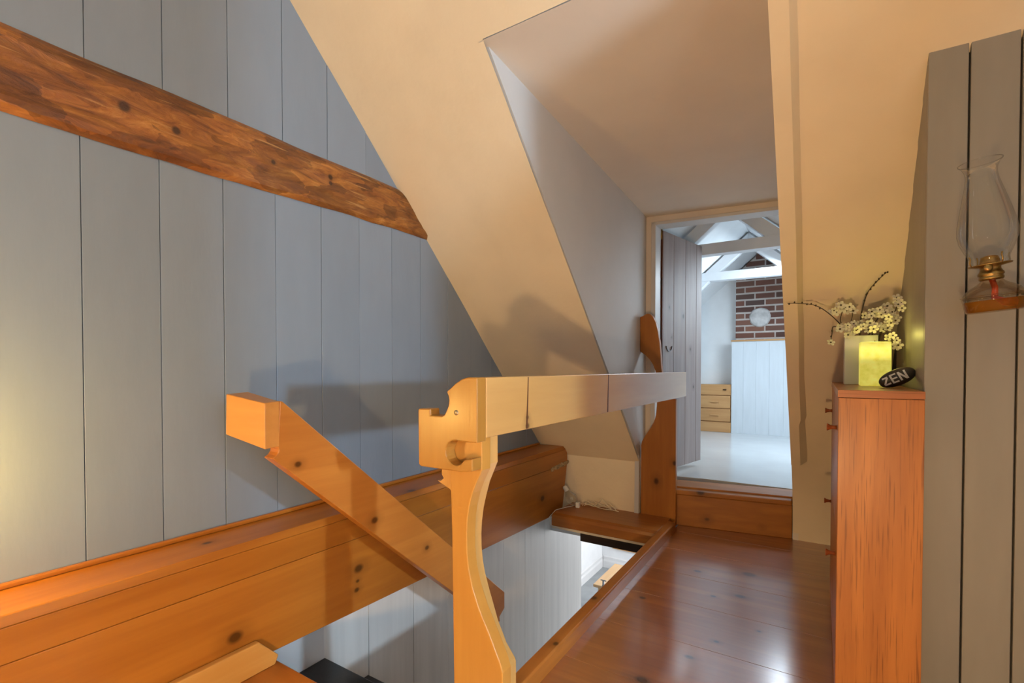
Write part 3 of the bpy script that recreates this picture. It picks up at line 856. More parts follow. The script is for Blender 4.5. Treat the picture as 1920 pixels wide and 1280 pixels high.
# ================================================================== DOWNSTAIRS
o = box('floor_downstairs', -3.3, 0.5, 2.5, 8.2, -2.42, -2.30, M['lowfloor']); tag(o, 'grey floor of the room downstairs', None, None, 'structure')
o = box('wall_downstairs_left', -3.20, -3.10, 3.99, 7.8, -2.30, -0.24, M['lowwhite']); tag(o, 'white wall on the left of the room downstairs', None, None, 'structure')
o = box('wall_downstairs_back', -3.10, 0.5, 7.70, 7.80, -2.30, -0.24, M['lowwhite']); tag(o, 'white wall at the back of the room downstairs', None, None, 'structure')
o = box('ceiling_downstairs', -3.2, 0.5, 3.41, 7.8, -0.24, -0.20, M['lowwhite']); tag(o, 'white ceiling of the room downstairs', None, None, 'structure')
o = prism('baseboard_left', [(-3.0995, -2.30), (-3.075, -2.30), (-3.075, -2.19), (-3.085, -2.16), (-3.085, -2.12), (-3.0995, -2.10)], 'y', 4.0, 7.695, M['skirt'], None); tag(o, 'tall white moulded baseboard downstairs on the left wall', None, None, 'structure')
o = prism('baseboard_back', [(7.699, -2.30), (7.675, -2.30), (7.675, -2.19), (7.685, -2.16), (7.685, -2.12), (7.699, -2.10)], 'x', -3.07, 0.5, M['skirt'], None); tag(o, 'tall white moulded baseboard downstairs on the back wall', None, None, 'structure')
o = box('trim_7', -2.90, -1.5, 7.655, 7.70, -1.945, -1.875, M['drawer_x'], None, 0.004); tag(o, 'wooden strip along the white back wall downstairs', None, None, 'structure')
tb = empty('side_table', (-2.05, 5.95, -2.30), 'light wooden table seen below through the stairwell', 'table')
box('table_top', -2.38, -1.75, 5.62, 6.38, -1.68, -1.645, M['table_y'], tb, 0.006)
box('apron', -2.33, -1.80, 5.66, 5.68, -1.76, -1.681, M['table_y'], tb)
for (x, y) in ((-2.33, 5.67), (-1.82, 5.67), (-2.33, 6.31), (-1.82, 6.31)):
    prism('leg', [(x, y), (x + 0.05, y), (x + 0.05, y + 0.05), (x, y + 0.05)], 'z', -2.2995, -1.681, M['table_y'], tb, 0.004)
cl_ = empty('metal_clamp', (-2.22, 5.615, -1.64), 'small dark metal clamp on the edge of the table downstairs', 'clamp')
tube('screw', [(-2.235, 5.600, -1.72), (-2.235, 5.600, -1.56)], 0.014, M['grey_metal'], cl_, 8)
box('jaw', -2.255, -2.215, 5.60, 5.66, -1.644, -1.625, M['grey_metal'], cl_, 0.003)
tube('handle', [(-2.27, 5.600, -1.558), (-2.20, 5.600, -1.558)], 0.007, M['grey_metal'], cl_, 8)

# ================================================================== THINGS IN THE PASSAGE
# ---- hewn beam across the gable wall
v, f = [], []
ny, nz = 150, 14
def beam_top(y): return 1.938 + 0.004 * noise.noise(Vector((y * 5, 0, 3))) + 0.012 * max(0, 0.6 - y)*0 + 0.003 * math.sin(y * 9)
def beam_bot(y): return 1.728 + 0.020 * max(0, (y - 0.9)) + 0.005 * noise.noise(Vector((y * 6, 5, 3))) - 0.006 * math.sin(y * 3.2)
for j in range(ny + 1):
    yy = -0.5 + (2.13 + 0.5) * j / ny
    for i in range(nz + 1):
        t = i / nz
        zz = beam_bot(yy) + (beam_top(yy) - beam_bot(yy)) * t
        y = min(yy, ROOF + 0.03 - zz)
        n_ = noise.fractal(Vector((y * 3, zz * 14, 0)), 0.9, 2.1, 4) * 0.005 + noise.noise(Vector((y * 14, zz * 22, 4))) * 0.0025
        x = -1.788 + n_
        if i in (0, nz): x = -1.804
        if i in (1, nz - 1): x -= 0.003
        v.append((x, y, zz))
for j in range(ny):
    for i in range(nz):
        a = j * (nz + 1) + i
        f.append((a, a + 1, a + nz + 2, a + nz + 1))
bm_o = mesh('timber_beam', v, f, M['hewn'], smooth=False)
so = bm_o.modifiers.new('solid', 'SOLIDIFY'); so.thickness = 0.02; so.offset = 0
tag(bm_o, 'rough hewn brown timber beam running across the grey board wall', 'beam')

# ---- boxed pine ledge along the wall
lg = empty('pine_ledge', (-1.7, 1.5, 0.05), 'long boxed pine ledge along the foot of the grey board wall', 'ledge')
Y0, Y1 = -1.2, 3.26
zb = lambda y: 0.093 - 0.0305 * y
hexa('top_board', [(-1.797, Y0, 0.448), (-1.592, Y0, 0.448), (-1.592, Y1, 0.448), (-1.80, 3.22, 0.448), (-1.80, Y0, 0.475), (-1.60, Y0, 0.475), (-1.60, 3.24, 0.475), (-1.80, 3.20, 0.475)], M['pine_y'], lg, 0.003)
box('cove_strip', -1.80, -1.782, Y0, 3.19, 0.475, 0.490, M['pine_y'], lg, 0.004)
hexa('upper_face_board', [(-1.625, Y0, 0.371), (-1.597, Y0, 0.371), (-1.597, 3.28, 0.338), (-1.625, 3.28, 0.338), (-1.625, Y0, 0.447), (-1.594, Y0, 0.447), (-1.594, 3.27, 0.447), (-1.625, 3.27, 0.447)], M['pine_ld'], lg, 0.003)
hexa('lower_face_board', [(-1.625, Y0, zb(Y0)), (-1.60, Y0, zb(Y0)), (-1.60, 3.20, zb(3.2)), (-1.625, 3.20, zb(3.2)), (-1.625, Y0, 0.369), (-1.60, Y0, 0.369), (-1.60, 3.28, 0.336), (-1.625, 3.28, 0.336)], M['pine_y'], lg, 0.003)
box('underside_board', -1.80, -1.626, Y0, 3.2, 0.09, 0.105, M['pine_y'], lg)
# crumbled plaster where the ledge meets the knee wall
v, f = [], []
nn_ = 22
for j in range(nn_ + 1):
    t = j / nn_
    y = 3.02 + 0.27 * t
    for i in range(7):
        a = 2 * PI * i / 7
        rr = 0.013 * (0.6 + 0.9 * noise.noise(Vector((t * 9, i * 1.7, 3)))) + 0.004
        v.append((-1.598 + rr * math.cos(a), y, 0.338 - 0.0 + 0.01 * t + rr * 1.3 * math.sin(a)))
for j in range(nn_):
    for i in range(7):
        f.append((j * 7 + i, j * 7 + (i + 1) % 7, (j + 1) * 7 + (i + 1) % 7, (j + 1) * 7 + i))
f.append(tuple(range(7))); f.append(tuple(range(len(v) - 1, len(v) - 8, -1)))
cr = mesh('crumbled_edge', v, f, M['rubble'], lg); cr['label'] = 'crumbled gap of old plaster'

lt = prism('trim_8', [(0.2, 0.033), (0.955, 0.033), (0.968, 0.06), (0.90, 0.135), (0.2, 0.135)], 'x', -1.598, -1.572, M['landtrim'], None, 0.004)
tag(lt, 'pine baseboard strip on the landing against the ledge', None, None, 'structure')

# ---- stair handrail
hr = empty('stair_handrail', (-1.5, 0.9, 0.6), 'heavy pine stair handrail slanting down beside the ledge', 'handrail')
HX0, HX1 = -1.468, -1.42
sl = math.tan(math.radians(40.6))
ytop, ztop2 = 0.895, 0.945
P = [(0.885, 0.948), (ytop, ztop2)]
P += [(2.155, ztop2 - (2.155 - ytop) * 0.868)]
P += [(2.155, -0.235), (2.108, -0.262), (2.112, -0.288)]
zbm = lambda y: 0.779 - (y - 0.854) * 0.872
P += [(2.07, zbm(2.07)), (0.858, 0.772)]
P += [(0.872, 0.780), (0.878, 0.788), (0.880, 0.797), (0.877, 0.806)]
hb = prism('rail_body', P, 'x', HX0, HX1, M['rail_y'], hr, 0.003)
HE = [(0.835, 0.945), (0.8835, 0.948), (0.8755, 0.808), (0.835, 0.803)]
hexa('end_block', [(-1.600, 0.812, 0.838), (-1.42, 0.835, 0.803), (-1.42, 0.8835, 0.806), (-1.60, 0.8835, 0.838), (-1.596, 0.812, 0.968), (-1.42, 0.835, 0.944), (-1.42, 0.8835, 0.947), (-1.596, 0.8835, 0.972)], M['rail_end'], hr, 0.003)
# cavetto cut lit end (scoop)
scoop = []
# ---- guard rail: newel, head bracket, rail, far post
gr = empty('stair_guard_rail', (-0.86, 1.14, 0.0), 'carved pine guard rail with bracketed newel beside the stairwell', 'railing')


def arc_pts(cx, cz, r, a0, a1, n):
    return [(cx + r * math.cos(math.radians(a0 + (a1 - a0) * i / n)), cz + r * math.sin(math.radians(a0 + (a1 - a0) * i / n))) for i in range(n + 1)]


head = [(-0.781, 1.025), (-0.815, 1.025), (-0.835, 1.019), (-0.855, 1.008), (-0.887, 0.984), (-0.881, 0.972), (-0.8785, 0.960), (-0.881, 0.944), (-0.888, 0.931), (-0.8945, 0.920), (-0.903, 0.9145),
        (-0.948, 0.9145), (-0.949, 0.933), (-0.993, 0.932), (-0.996, 0.926), (-0.994, 0.770), (-0.988, 0.763), (-0.835, 0.763), (-0.797, 0.769), (-0.797, 0.803)]
head += [(-0.826, 0.7965)]
head += arc_pts(-0.857, 0.814, 0.0345, -45, -270, 16)
head += [(-0.83, 0.8475), (-0.781, 0.8475)]
hb = prism('head_bracket', head, 'y', 1.05, 1.093, M['head_z'], gr, 0.0035)
lathe('plug', [(0.0, 0.0), (0.0068, 0.0), (0.0075, -0.001), (0.0075, -0.004)], M['screw'], hb, Matrix.Translation((-0.852, 1.0485, 0.927)) @ Matrix.Rotation(math.radians(90), 4, 'X'), 16)
rl = prism('rail', [(1.0935, 0.857), (1.0935, 1.0245), (3.455, 1.0245), (3.455, 0.857)], 'x', -0.825, -0.780, M['guard_y'], gr, 0.003)
# dark seam stripes (old joints) across the rail
for (yy, ww_) in ((1.306, 0.004), (1.99, 0.006)):
    s = hexa('resin_seam', [(-0.7805, yy, 0.860), (-0.7793, yy, 0.860), (-0.7793, yy + ww_ * 2.2, 0.860), (-0.7805, yy + ww_ * 2.2, 0.860), (-0.7805, yy + 0.012, 1.022), (-0.7793, yy + 0.012, 1.022), (-0.7793, yy + 0.012 + ww_, 1.022), (-0.7805, yy + 0.012 + ww_, 1.022)], M['dooredge'], rl)


def newel_poly(left, r0, cxs, bot):
    return left + cxs


nf = [(-0.912, 0.7625), (-0.905, 0.56), (-0.897, 0.0), (-0.726, 0.0), (-0.727, 0.215), (-0.738, 0.243), (-0.771, 0.306), (-0.808, 0.371), (-0.831, 0.426), (-0.844, 0.475), (-0.850, 0.525), (-0.851, 0.575), (-0.848, 0.62), (-0.842, 0.655), (-0.830, 0.696), (-0.816, 0.728), (-0.797, 0.764), (-0.797, 0.856), (-0.908, 0.856)]
nw = prism('newel', nf, 'y', 1.094, 1.138, M['newel_z'], gr, 0.003)
nb = [(-0.985, 0.762), (-0.985, 0.722)]
nb += [(-0.978, 0.712), (-0.990, 0.702), (-1.005, 0.702), (-0.952, 0.680), (-0.905, 0.612), (-0.905, 0.56), (-0.897, 0.0), (-0.742, 0.0), (-0.742, 0.196), (-0.745, 0.206), (-0.775, 0.242), (-0.806, 0.302), (-0.838, 0.389), (-0.852, 0.43), (-0.860, 0.466), (-0.865, 0.51), (-0.866, 0.547), (-0.863, 0.59), (-0.857, 0.63), (-0.846, 0.672), (-0.833, 0.714), (-0.806, 0.773), (-0.806, 0.856), (-0.985, 0.856)]
nb2 = prism('newel_back', nb, 'y', 1.1415, 1.188, M['newel_z2'], gr, 0.003)
fp = [(-1.041, -0.02), (-1.041, 0.52), (-1.035, 0.548), (-1.015, 0.585), (-0.975, 0.645), (-0.952, 0.69), (-0.940, 0.735), (-0.934, 0.80), (-0.933, 0.86), (-0.936, 0.98), (-0.945, 1.03), (-0.962, 1.075), (-0.985, 1.11), (-1.015, 1.14), (-1.05, 1.165), (-1.051, 1.40), (-1.035, 1.405), (-1.005, 1.422), (-0.985, 1.42), (-0.965, 1.40), (-0.945, 1.36), (-0.93, 1.30), (-0.918, 1.22), (-0.91, 1.13), (-0.905, 1.05), (-0.895, 0.99), (-0.826, 0.98), (-0.826, 0.856), (-0.808, 0.84), (-0.806, -0.001)]
prism('far_post', fp, 'y', 3.285, 3.325, M['post_z'], gr, 0.004)
fb = box('post_foot', -1.04, -0.84, 3.0, 3.28, 0.051, 0.056, M['curb_x'], gr, 0.002) if False else None

# ---- string of lights left on the header
sg = empty('string_light', (-1.5, 3.2, 0.05), 'clear glass bulb with a tangle of twine coloured wire on the header', 'string light')
Bm = Matrix.Translation((-1.525, 3.205, 0.097)) @ Matrix.Rotation(math.radians(-35), 4, 'Y') @ Matrix.Scale(1.3, 4)
lathe('bulb', [(0.001, -0.036), (0.014, -0.034), (0.028, -0.022), (0.034, -0.004), (0.033, 0.012), (0.024, 0.030), (0.014, 0.044), (0.012, 0.056)], M['bulbglass'], sg, Bm, 20)
lathe('socket', [(0.0, 0.05), (0.0135, 0.05), (0.0135, 0.075), (0.008, 0.082), (0.0, 0.082)], M['tagwhite'], sg, Bm, 14)
random.seed(3)
for k in range(5):
    pts = []
    x0, x1 = -1.50 + 0.02 * k, -1.18 - 0.04 * (k % 3)
    for i in range(24):
        t = i / 23
        h = 0.056 + (0.02 + 0.055 * random.random() * 0.25 + 0.012 * k) * math.sin(PI * t) * (0.6 + 0.5 * math.sin(5 * t + k))
        pts.append((x0 + (x1 - x0) * t + 0.012 * math.sin(9 * t + k), 3.235 + 0.02 * math.sin(4 * t + 2 * k), max(0.054, h)))
    tube('wire', pts, 0.0026, M['twine'], sg, 6)
pts = [(-1.49, 3.19, 0.06), (-1.53, 3.12, 0.056), (-1.562, 3.02, 0.056), (-1.575, 2.95, 0.02), (-1.560, 2.948, -0.03), (-1.50, 2.95, -0.045)]
tube('wire', pts, 0.0026, M['tagwhite'], sg, 6)
box('plug', -1.475, -1.448, 3.16, 3.185, 0.052, 0.09, M['tagwhite'], sg, 0.003)

# ---- tall narrow oak cabinet
cbn = empty('oak_cabinet', (0.14, 2.2, 0), 'tall narrow oak cabinet against the right-hand grey wall', 'cabinet')
KX0, KX1, KY0, KY1, KZ = 0.042, 0.237, 1.70, 2.66, 0.987
box('side_panel', KX0 + 0.001, KX1, KY0, KY0 + 0.02, 0.0, KZ - 0.023, M['oak_z'], cbn, 0.0015)
box('side_panel', KX0 + 0.001, KX1, KY1 - 0.02, KY1, 0.0, KZ - 0.023, M['oak_z'], cbn, 0.0015)
tp = box('top', KX0 - 0.001, KX1 + 0.001, KY0 + 0.0005, KY1 + 0.002, KZ - 0.022, KZ, M['oak_y'], cbn, 0.0015)
box('edge_band', KX0, KX1, KY0 - 0.0012, KY0 + 0.0003, KZ - 0.0215, KZ - 0.0008, M['oak_x'], cbn)
box('back_panel', KX1 - 0.01, KX1 - 0.001, KY0 + 0.021, KY1 - 0.021, 0.02, KZ - 0.024, M['oak_z'], cbn)
box('plinth', KX0 + 0.02, KX1 - 0.02, KY0 + 0.021, KY1 - 0.021, 0.0, 0.05, M['oak_y'], cbn)
box('shelf', KX0 + 0.024, KX1 - 0.012, KY0 + 0.021, KY1 - 0.021, 0.55, 0.568, M['oak_y'], cbn)
ym = 2.185
for (y0, y1, ky) in ((KY0 + 0.022, ym - 0.001, 1.85), (ym + 0.001, KY1 - 0.022, 2.57)):
    for (z0, z1, kz) in ((0.562, 0.962, 0.862), (0.055, 0.558, 0.46)):
        dd = box('cabinet_door', KX0 + 0.001, KX0 + 0.02, y0, y1, z0, z1, M['oak_z'], cbn, 0.002)
        Km = Matrix.Translation((KX0 + 0.001, ky, kz)) @ Matrix.Rotation(math.radians(-90), 4, 'Y')
        lathe('knob', [(0.0, 0.0), (0.007, 0.0), (0.0055, 0.008), (0.0075, 0.017), (0.0115, 0.024), (0.0115, 0.0265), (0.0, 0.0268)], M['knobwood'], dd, Km, 16)

# ---- square vase
vz = empty('square_vase', (0.13, 2.34, KZ), 'white square ceramic vase full of blossom twigs on the oak cabinet', 'vase')
x0, x1, y0, y1, z0, z1 = 0.076, 0.182, 2.30, 2.40, KZ, 1.176
tk = 0.006
vv = [(x0, y0, z0), (x1, y0, z0), (x1, y1, z0), (x0, y1, z0), (x0, y0, z1), (x1, y0, z1), (x1, y1, z1), (x0, y1, z1),
      (x0 + tk, y0 + tk, z1), (x1 - tk, y0 + tk, z1), (x1 - tk, y1 - tk, z1), (x0 + tk, y1 - tk, z1),
      (x0 + tk, y0 + tk, z0 + 0.01), (x1 - tk, y0 + tk, z0 + 0.01), (x1 - tk, y1 - tk, z0 + 0.01), (x0 + tk, y1 - tk, z0 + 0.01)]
ff_ = [(0, 3, 2, 1), (0, 1, 5, 4), (1, 2, 6, 5), (2, 3, 7, 6), (3, 0, 4, 7), (4, 5, 9, 8), (5, 6, 10, 9), (6, 7, 11, 10), (7, 4, 8, 11),
       (8, 9, 13, 12), (9, 10, 14, 13), (10, 11, 15, 14), (11, 8, 12, 15), (12, 13, 14, 15)]
mesh('vase_body', vv, ff_, M['vase'], vz, 0.0015)

# ---- glowing block candle
cd = empty('block_candle', (0.16, 2.16, KZ), 'glowing yellow square block candle in front of the white vase', 'candle')


def candle_mat():
    m, nt, b = new_mat('glowing_wax')
    tc = N(nt, 'ShaderNodeTexCoord')
    n = N(nt, 'ShaderNodeTexNoise'); n.inputs['Scale'].default_value = 45; n.inputs['Detail'].default_value = 4
    nt.links.new(tc.outputs['Object'], n.inputs['Vector'])
    c = ramp(nt, n.outputs['Fac'], [(0.3, (0.46, 0.42, 0.14)), (0.7, (0.62, 0.58, 0.30))])
    nt.links.new(c, b.inputs['Base Color'])
    sx = N(nt, 'ShaderNodeSeparateXYZ'); nt.links.new(tc.outputs['Object'], sx.inputs[0])
    # lit from a lamp inside, near the top of the block
    t = mathn(nt, 'SUBTRACT', sx.outputs[2], 0.987); t = mathn(nt, 'MULTIPLY', t, 1 / 0.156)
    e = ramp(nt, t, [(0.0, (0.75, 0.75, 0.75)), (0.55, (0.75, 0.75, 0.75)), (0.66, (1.2, 1.2, 1.2)), (0.84, (1.4, 1.4, 1.4)), (0.96, (0.9, 0.9, 0.9))])
    ec = mixc(nt, 1.0, e, ramp(nt, n.outputs['Fac'], [(0.3, (0.70, 0.62, 0.06)), (0.7, (0.80, 0.74, 0.12))]), 'MULTIPLY')
    nt.links.new(ec, b.inputs['Emission Color']); b.inputs['Emission Strength'].default_value = 0.75
    b.inputs['Roughness'].default_value = 0.5
    return m


M['candle'] = candle_mat()
hexa('wax_block', [(0.117, 2.12, KZ), (0.206, 2.12, KZ), (0.206, 2.205, KZ), (0.117, 2.205, KZ), (0.1165, 2.12, 1.1435), (0.2045, 2.12, 1.143), (0.2045, 2.205, 1.143), (0.1165, 2.205, 1.1435)], M['candle'], cd, 0.004)
fl_ = bpy.data.lights.new('candle_light', 'POINT'); fl_.energy = 0.22; fl_.color = (1.0, 0.86, 0.18); fl_.shadow_soft_size = 0.012
fo_ = bpy.data.objects.new('candle_light', fl_); link(fo_, cd); fo_.location = (0.161, 2.161, 1.166)
tube('wick', [(0.16, 2.16, 1.1432), (0.161, 2.161, 1.152)], 0.0012, M['stem'], cd, 6)

# ---- painted stone
sto = empty('painted_stone', (0.205, 1.95, KZ), 'dark oval stone lettered ZEN leaning beside the glowing candle', 'stone')
SM = Matrix.Translation((0.203, 1.955, KZ + 0.0335)) @ Matrix.Rotation(math.radians(-12), 4, 'Z') @ Matrix.Rotation(math.radians(-27), 4, 'Y')
SA = (0.050, 0.020, 0.026)
v, f = [], []
nu, nv_ = 32, 18
for j in range(nv_ + 1):
    th = PI * j / nv_
    for i in range(nu):
        ph = 2 * PI * i / nu
        sgn = lambda a, p: math.copysign(abs(a) ** p, a)
        p = Vector((SA[0] * math.cos(th), SA[1] * math.sin(th) * math.sin(ph), SA[2] * sgn(math.sin(th), 0.85) * math.cos(ph)))
        v.append(SM @ p)
for j in range(nv_):
    for i in range(nu):
        f.append((j * nu + i, j * nu + (i + 1) % nu, (j + 1) * nu + (i + 1) % nu, (j + 1) * nu + i))
sb = mesh('stone_body', v, f, M['stone'], sto, smooth=True)


def stroke(p, q, w, out):
    """flat stroke from p to q, wrapped on the stone's front"""
    vs_, fs_ = out
    p, q = Vector(p), Vector(q)
    d_ = (q - p); n_ = Vector((-d_.y, d_.x)).normalized() * w / 2
    k = 8
    b0 = len(vs_)
    for i in range(k + 1):
        c = p + d_ * i / k
        for s in (-1, 1):
            a = c + n_ * s
            rr = 1 - (a.x / SA[0]) ** 2 - (a.y / (SA[2] * 1.02)) ** 2
            yv = -SA[1] * math.sqrt(max(0.02, rr)) - 0.0012
            vs_.append(SM @ Vector((a.x, yv, a.y)))
    for i in range(k):
        fs_.append((b0 + 2 * i, b0 + 2 * i + 1, b0 + 2 * i + 3, b0 + 2 * i + 2))


out = ([], [])
h2, wd = 0.014, 0.0052
stroke((-0.036, h2 * .75), (-0.020, h2 * .75), wd, out); stroke((-0.021, h2 * .7), (-0.036, -h2 * .7), wd, out); stroke((-0.037, -h2 * .75), (-0.019, -h2 * .75), wd, out)
stroke((-0.012, h2), (-0.012, -h2), wd, out)
for zz in (h2 * .88, 0, -h2 * .88): stroke((-0.012, zz), (0.003, zz), wd * .85, out)
stroke((0.010, -h2), (0.010, h2), wd, out); stroke((0.010, h2 * .95), (0.025, -h2 * .95), wd, out); stroke((0.026, -h2), (0.026, h2), wd, out)
mesh('lettering', out[0], out[1], M['letter'], sto)

# ---- blossom twigs
bme = bpy.data.meshes.new('blossom')
bv, bf, bi = [], [], []
for k in range(5):
    a = 2 * PI * k / 5
    c, s = math.cos(a), math.sin(a)
    b0 = len(bv)
    for (r_, w_, h_) in ((0.0015, 0.001, 0.0), (0.007, 0.0046, 0.0018), (0.0115, 0.0050, 0.003), (0.0145, 0.0022, 0.0028)):
        for sg_ in (-1, 1):
            bv.append((r_ * c - sg_ * w_ * s, r_ * s + sg_ * w_ * c, h_ + (0.0006 if sg_ > 0 else 0)))
    for i in range(3):
        bf.append((b0 + 2 * i, b0 + 2 * i + 1, b0 + 2 * i + 3, b0 + 2 * i + 2)); bi.append(0)
b0 = len(bv)
for k in range(6):
    a = 2 * PI * k / 6
    bv += [(0.0034 * math.cos(a), 0.0034 * math.sin(a), 0.0012), (0.0022 * math.cos(a), 0.0022 * math.sin(a), 0.0042)]
for k in range(6):
    j = (k + 1) % 6
    bf.append((b0 + 2 * k, b0 + 2 * j, b0 + 2 * j + 1, b0 + 2 * k + 1)); bi.append(1)
bf.append(tuple(b0 + 2 * k + 1 for k in range(6))); bi.append(1)
bme.from_pydata(bv, [], bf); bme.materials.append(M['petal']); bme.materials.append(M['pistil'])
for p, i in zip(bme.polygons, bi): p.material_index = i
budv, budf = [], []
ico = bmesh.new(); bmesh.ops.create_icosphere(ico, subdivisions=1, radius=0.0036)
bud_me = bpy.data.meshes.new('bud'); ico.to_mesh(bud_me); ico.free(); bud_me.materials.append(M['pistil'])
random.seed(21)
VM = Vector((0.13, 2.35, 1.13))


def interp(pts, n):
    P_ = [Vector(p) for p in pts]
    P_ = [P_[0]] + P_ + [P_[-1]]
    res = []
    for s in range(len(P_) - 3):
        for i in range(n):
            t = i / n
            a, b, c, d_ = P_[s:s + 4]
            res.append(0.5 * ((2 * b) + (c - a) * t + (2 * a - 5 * b + 4 * c - d_) * t * t + (3 * b - a - 3 * c + d_) * t ** 3))
    res.append(P_[-2])
    return res


def twig(label, pts, blossoms, buds, side=()):
    base = Vector((max(0.09, min(0.168, pts[0][0])), 2.35, KZ + 0.03))
    e_ = empty('blossom_twig', base, label, 'twig', 'blossom twigs in the white vase')
    cur = interp(pts, 6)
    n_ = len(cur)
    tube('stem', cur, [0.0030 - 0.0018 * i / (n_ - 1) for i in range(n_)], M['stem'], e_, 6)
    for s_ in side:
        tube('side_shoot', interp(s_, 5), 0.0014, M['stem'], e_, 5)
    for t in buds:
        p = cur[int(t * (n_ - 1))]
        o = bpy.data.objects.new('bud', bud_me); link(o, e_)
        o.location = p + Vector((random.uniform(-.002, .002), -0.002, random.uniform(-.003, .004)))
        o.scale = (1, 1, 1.35)
    for b_ in blossoms:
        o = bpy.data.objects.new('blossom', bme); link(o, e_)
        dirv = Vector((random.uniform(-0.75, 0.6), -1, random.uniform(-0.5, 0.7)))
        o.location = b_
        o.rotation_euler = dirv.to_track_quat('Z', 'Y').to_euler()
        s = random.uniform(0.85, 1.15)
        o.scale = (s, s, s)


def cluster(cx, cz, n, sx, sz, y=2.30):
    return [(cx + random.uniform(-sx, sx), y + random.uniform(-0.035, 0.02), cz + random.uniform(-sz, sz)) for _ in range(n)]


twig('long bare twig arching out to the left over the doorway edge', [(0.12, 2.36, 1.02), (0.10, 2.34, 1.165), (0.066, 2.31, 1.217), (0.022, 2.30, 1.268), (-0.02, 2.30, 1.300), (-0.066, 2.30, 1.312), (-0.12, 2.30, 1.317)],
     cluster(0.04, 1.27, 3, 0.012, 0.008), [0.62, 0.68, 0.74, 0.8, 0.86, 0.92, 0.98])
twig('tall dark budded twig curving up to the right in the vase', [(0.13, 2.36, 1.02), (0.126, 2.33, 1.18), (0.128, 2.30, 1.25), (0.136, 2.30, 1.30), (0.150, 2.30, 1.345), (0.180, 2.30, 1.385), (0.208, 2.30, 1.415)],
     [], [0.55, 0.62, 0.66, 0.7, 0.75, 0.8, 0.85, 0.9, 0.95, 0.99])
twig('short twig topped with a pale blossom cluster at left of the vase', [(0.10, 2.36, 1.02), (0.085, 2.33, 1.19), (0.062, 2.31, 1.235), (0.072, 2.30, 1.285)],
     cluster(0.078, 1.283, 9, 0.024, 0.014), [], side=[[(0.085, 2.33, 1.19), (0.10, 2.31, 1.25), (0.096, 2.30, 1.28)]])
twig('drooping little twig hanging over the left rim of the vase', [(0.10, 2.36, 1.05), (0.088, 2.32, 1.182), (0.060, 2.29, 1.205), (0.038, 2.285, 1.212), (0.034, 2.285, 1.18), (0.030, 2.285, 1.155)],
     [(0.030, 2.28, 1.150)], [0.7, 0.85])
twig('leafy blossom twig crowding the front rim of the vase', [(0.12, 2.36, 1.02), (0.11, 2.33, 1.18), (0.10, 2.30, 1.20), (0.085, 2.28, 1.205)],
     cluster(0.085, 1.196, 9, 0.026, 0.018, 2.28) + cluster(0.13, 1.208, 8, 0.028, 0.018, 2.28), [])
twig('full blossom twig leaning right over the glowing candle', [(0.15, 2.36, 1.02), (0.155, 2.33, 1.18), (0.180, 2.30, 1.24), (0.20, 2.28, 1.268)],
     cluster(0.16, 1.25, 8, 0.028, 0.016, 2.29) + cluster(0.195, 1.262, 8, 0.022, 0.018, 2.28), [])
twig('dense blossom twig low on the right side of the vase', [(0.16, 2.36, 1.02), (0.165, 2.32, 1.18), (0.20, 2.28, 1.205), (0.225, 2.26, 1.23)],
     cluster(0.185, 1.212, 10, 0.036, 0.018, 2.27) + cluster(0.218, 1.235, 5, 0.014, 0.018, 2.24), [])
twig('upright twig with white blossoms against the right-hand grey corner', [(0.165, 2.37, 1.03), (0.19, 2.32, 1.19), (0.222, 2.25, 1.25), (0.232, 2.22, 1.295)],
     [(0.226, 2.20, 1.292), (0.237, 2.20, 1.282), (0.228, 2.19, 1.275), (0.240, 2.20, 1.263), (0.225, 2.2, 1.30)], [])
twig('low twig with small pale blossoms right of the candle', [(0.168, 2.37, 1.03), (0.19, 2.30, 1.185), (0.212, 2.26, 1.17), (0.228, 2.24, 1.135)],
     [(0.205, 2.23, 1.163), (0.217, 2.22, 1.168), (0.228, 2.22, 1.150), (0.226, 2.22, 1.128), (0.232, 2.22, 1.132)], [])

# ---- oil lamp hanging on the right-hand grey wall
ol = empty('oil_lamp', (0.358, 1.66, 1.19), 'glass oil lamp with amber oil hung on the right-hand grey board wall', 'oil lamp')
OM = Matrix.Translation((0.3625, 1.665, 1.19)) @ Matrix.Rotation(math.radians(-5.5), 4, 'Y') @ Matrix.Rotation(math.radians(3), 4, 'X')
ft = lathe('font', [(0.0, 0.0), (0.050, 0.0), (0.055, 0.004), (0.0585, 0.034), (0.0590, 0.040), (0.057, 0.045), (0.050, 0.056), (0.040, 0.064), (0.028, 0.071), (0.021, 0.078), (0.020, 0.086)], M['fontglass'], ol, OM, 44)
om, nt, b = new_mat('amber_oil')
b.inputs['Base Color'].default_value = (0.62, 0.30, 0.045, 1); b.inputs['Transmission Weight'].default_value = 0.75; b.inputs['Roughness'].default_value = 0.05; b.inputs['IOR'].default_value = 1.1
lathe('oil', [(0.0, 0.003), (0.049, 0.003), (0.0535, 0.006), (0.0555, 0.030), (0.0, 0.0302)], om, ft, OM, 32)
wm = paint('red_wick_felt', (0.45, 0.06, 0.015), rough=0.8, var=0.3, scale=60)
tube('wick', [OM @ Vector(p) for p in ((0, 0, 0.085), (0.004, -0.004, 0.06), (0.0, -0.012, 0.035), (0.014, -0.016, 0.022), (0.034, -0.010, 0.018))], [0.006, 0.006, 0.007, 0.009, 0.009], wm, ft, 8)
for zz in (0.038,):
    tube('font_rim', [OM @ Vector((0.0592 * math.cos(a), 0.0592 * math.sin(a), zz)) for a in [2 * PI * i / 40 for i in range(41)]], 0.0012, M['fontglass'], ft, 6)
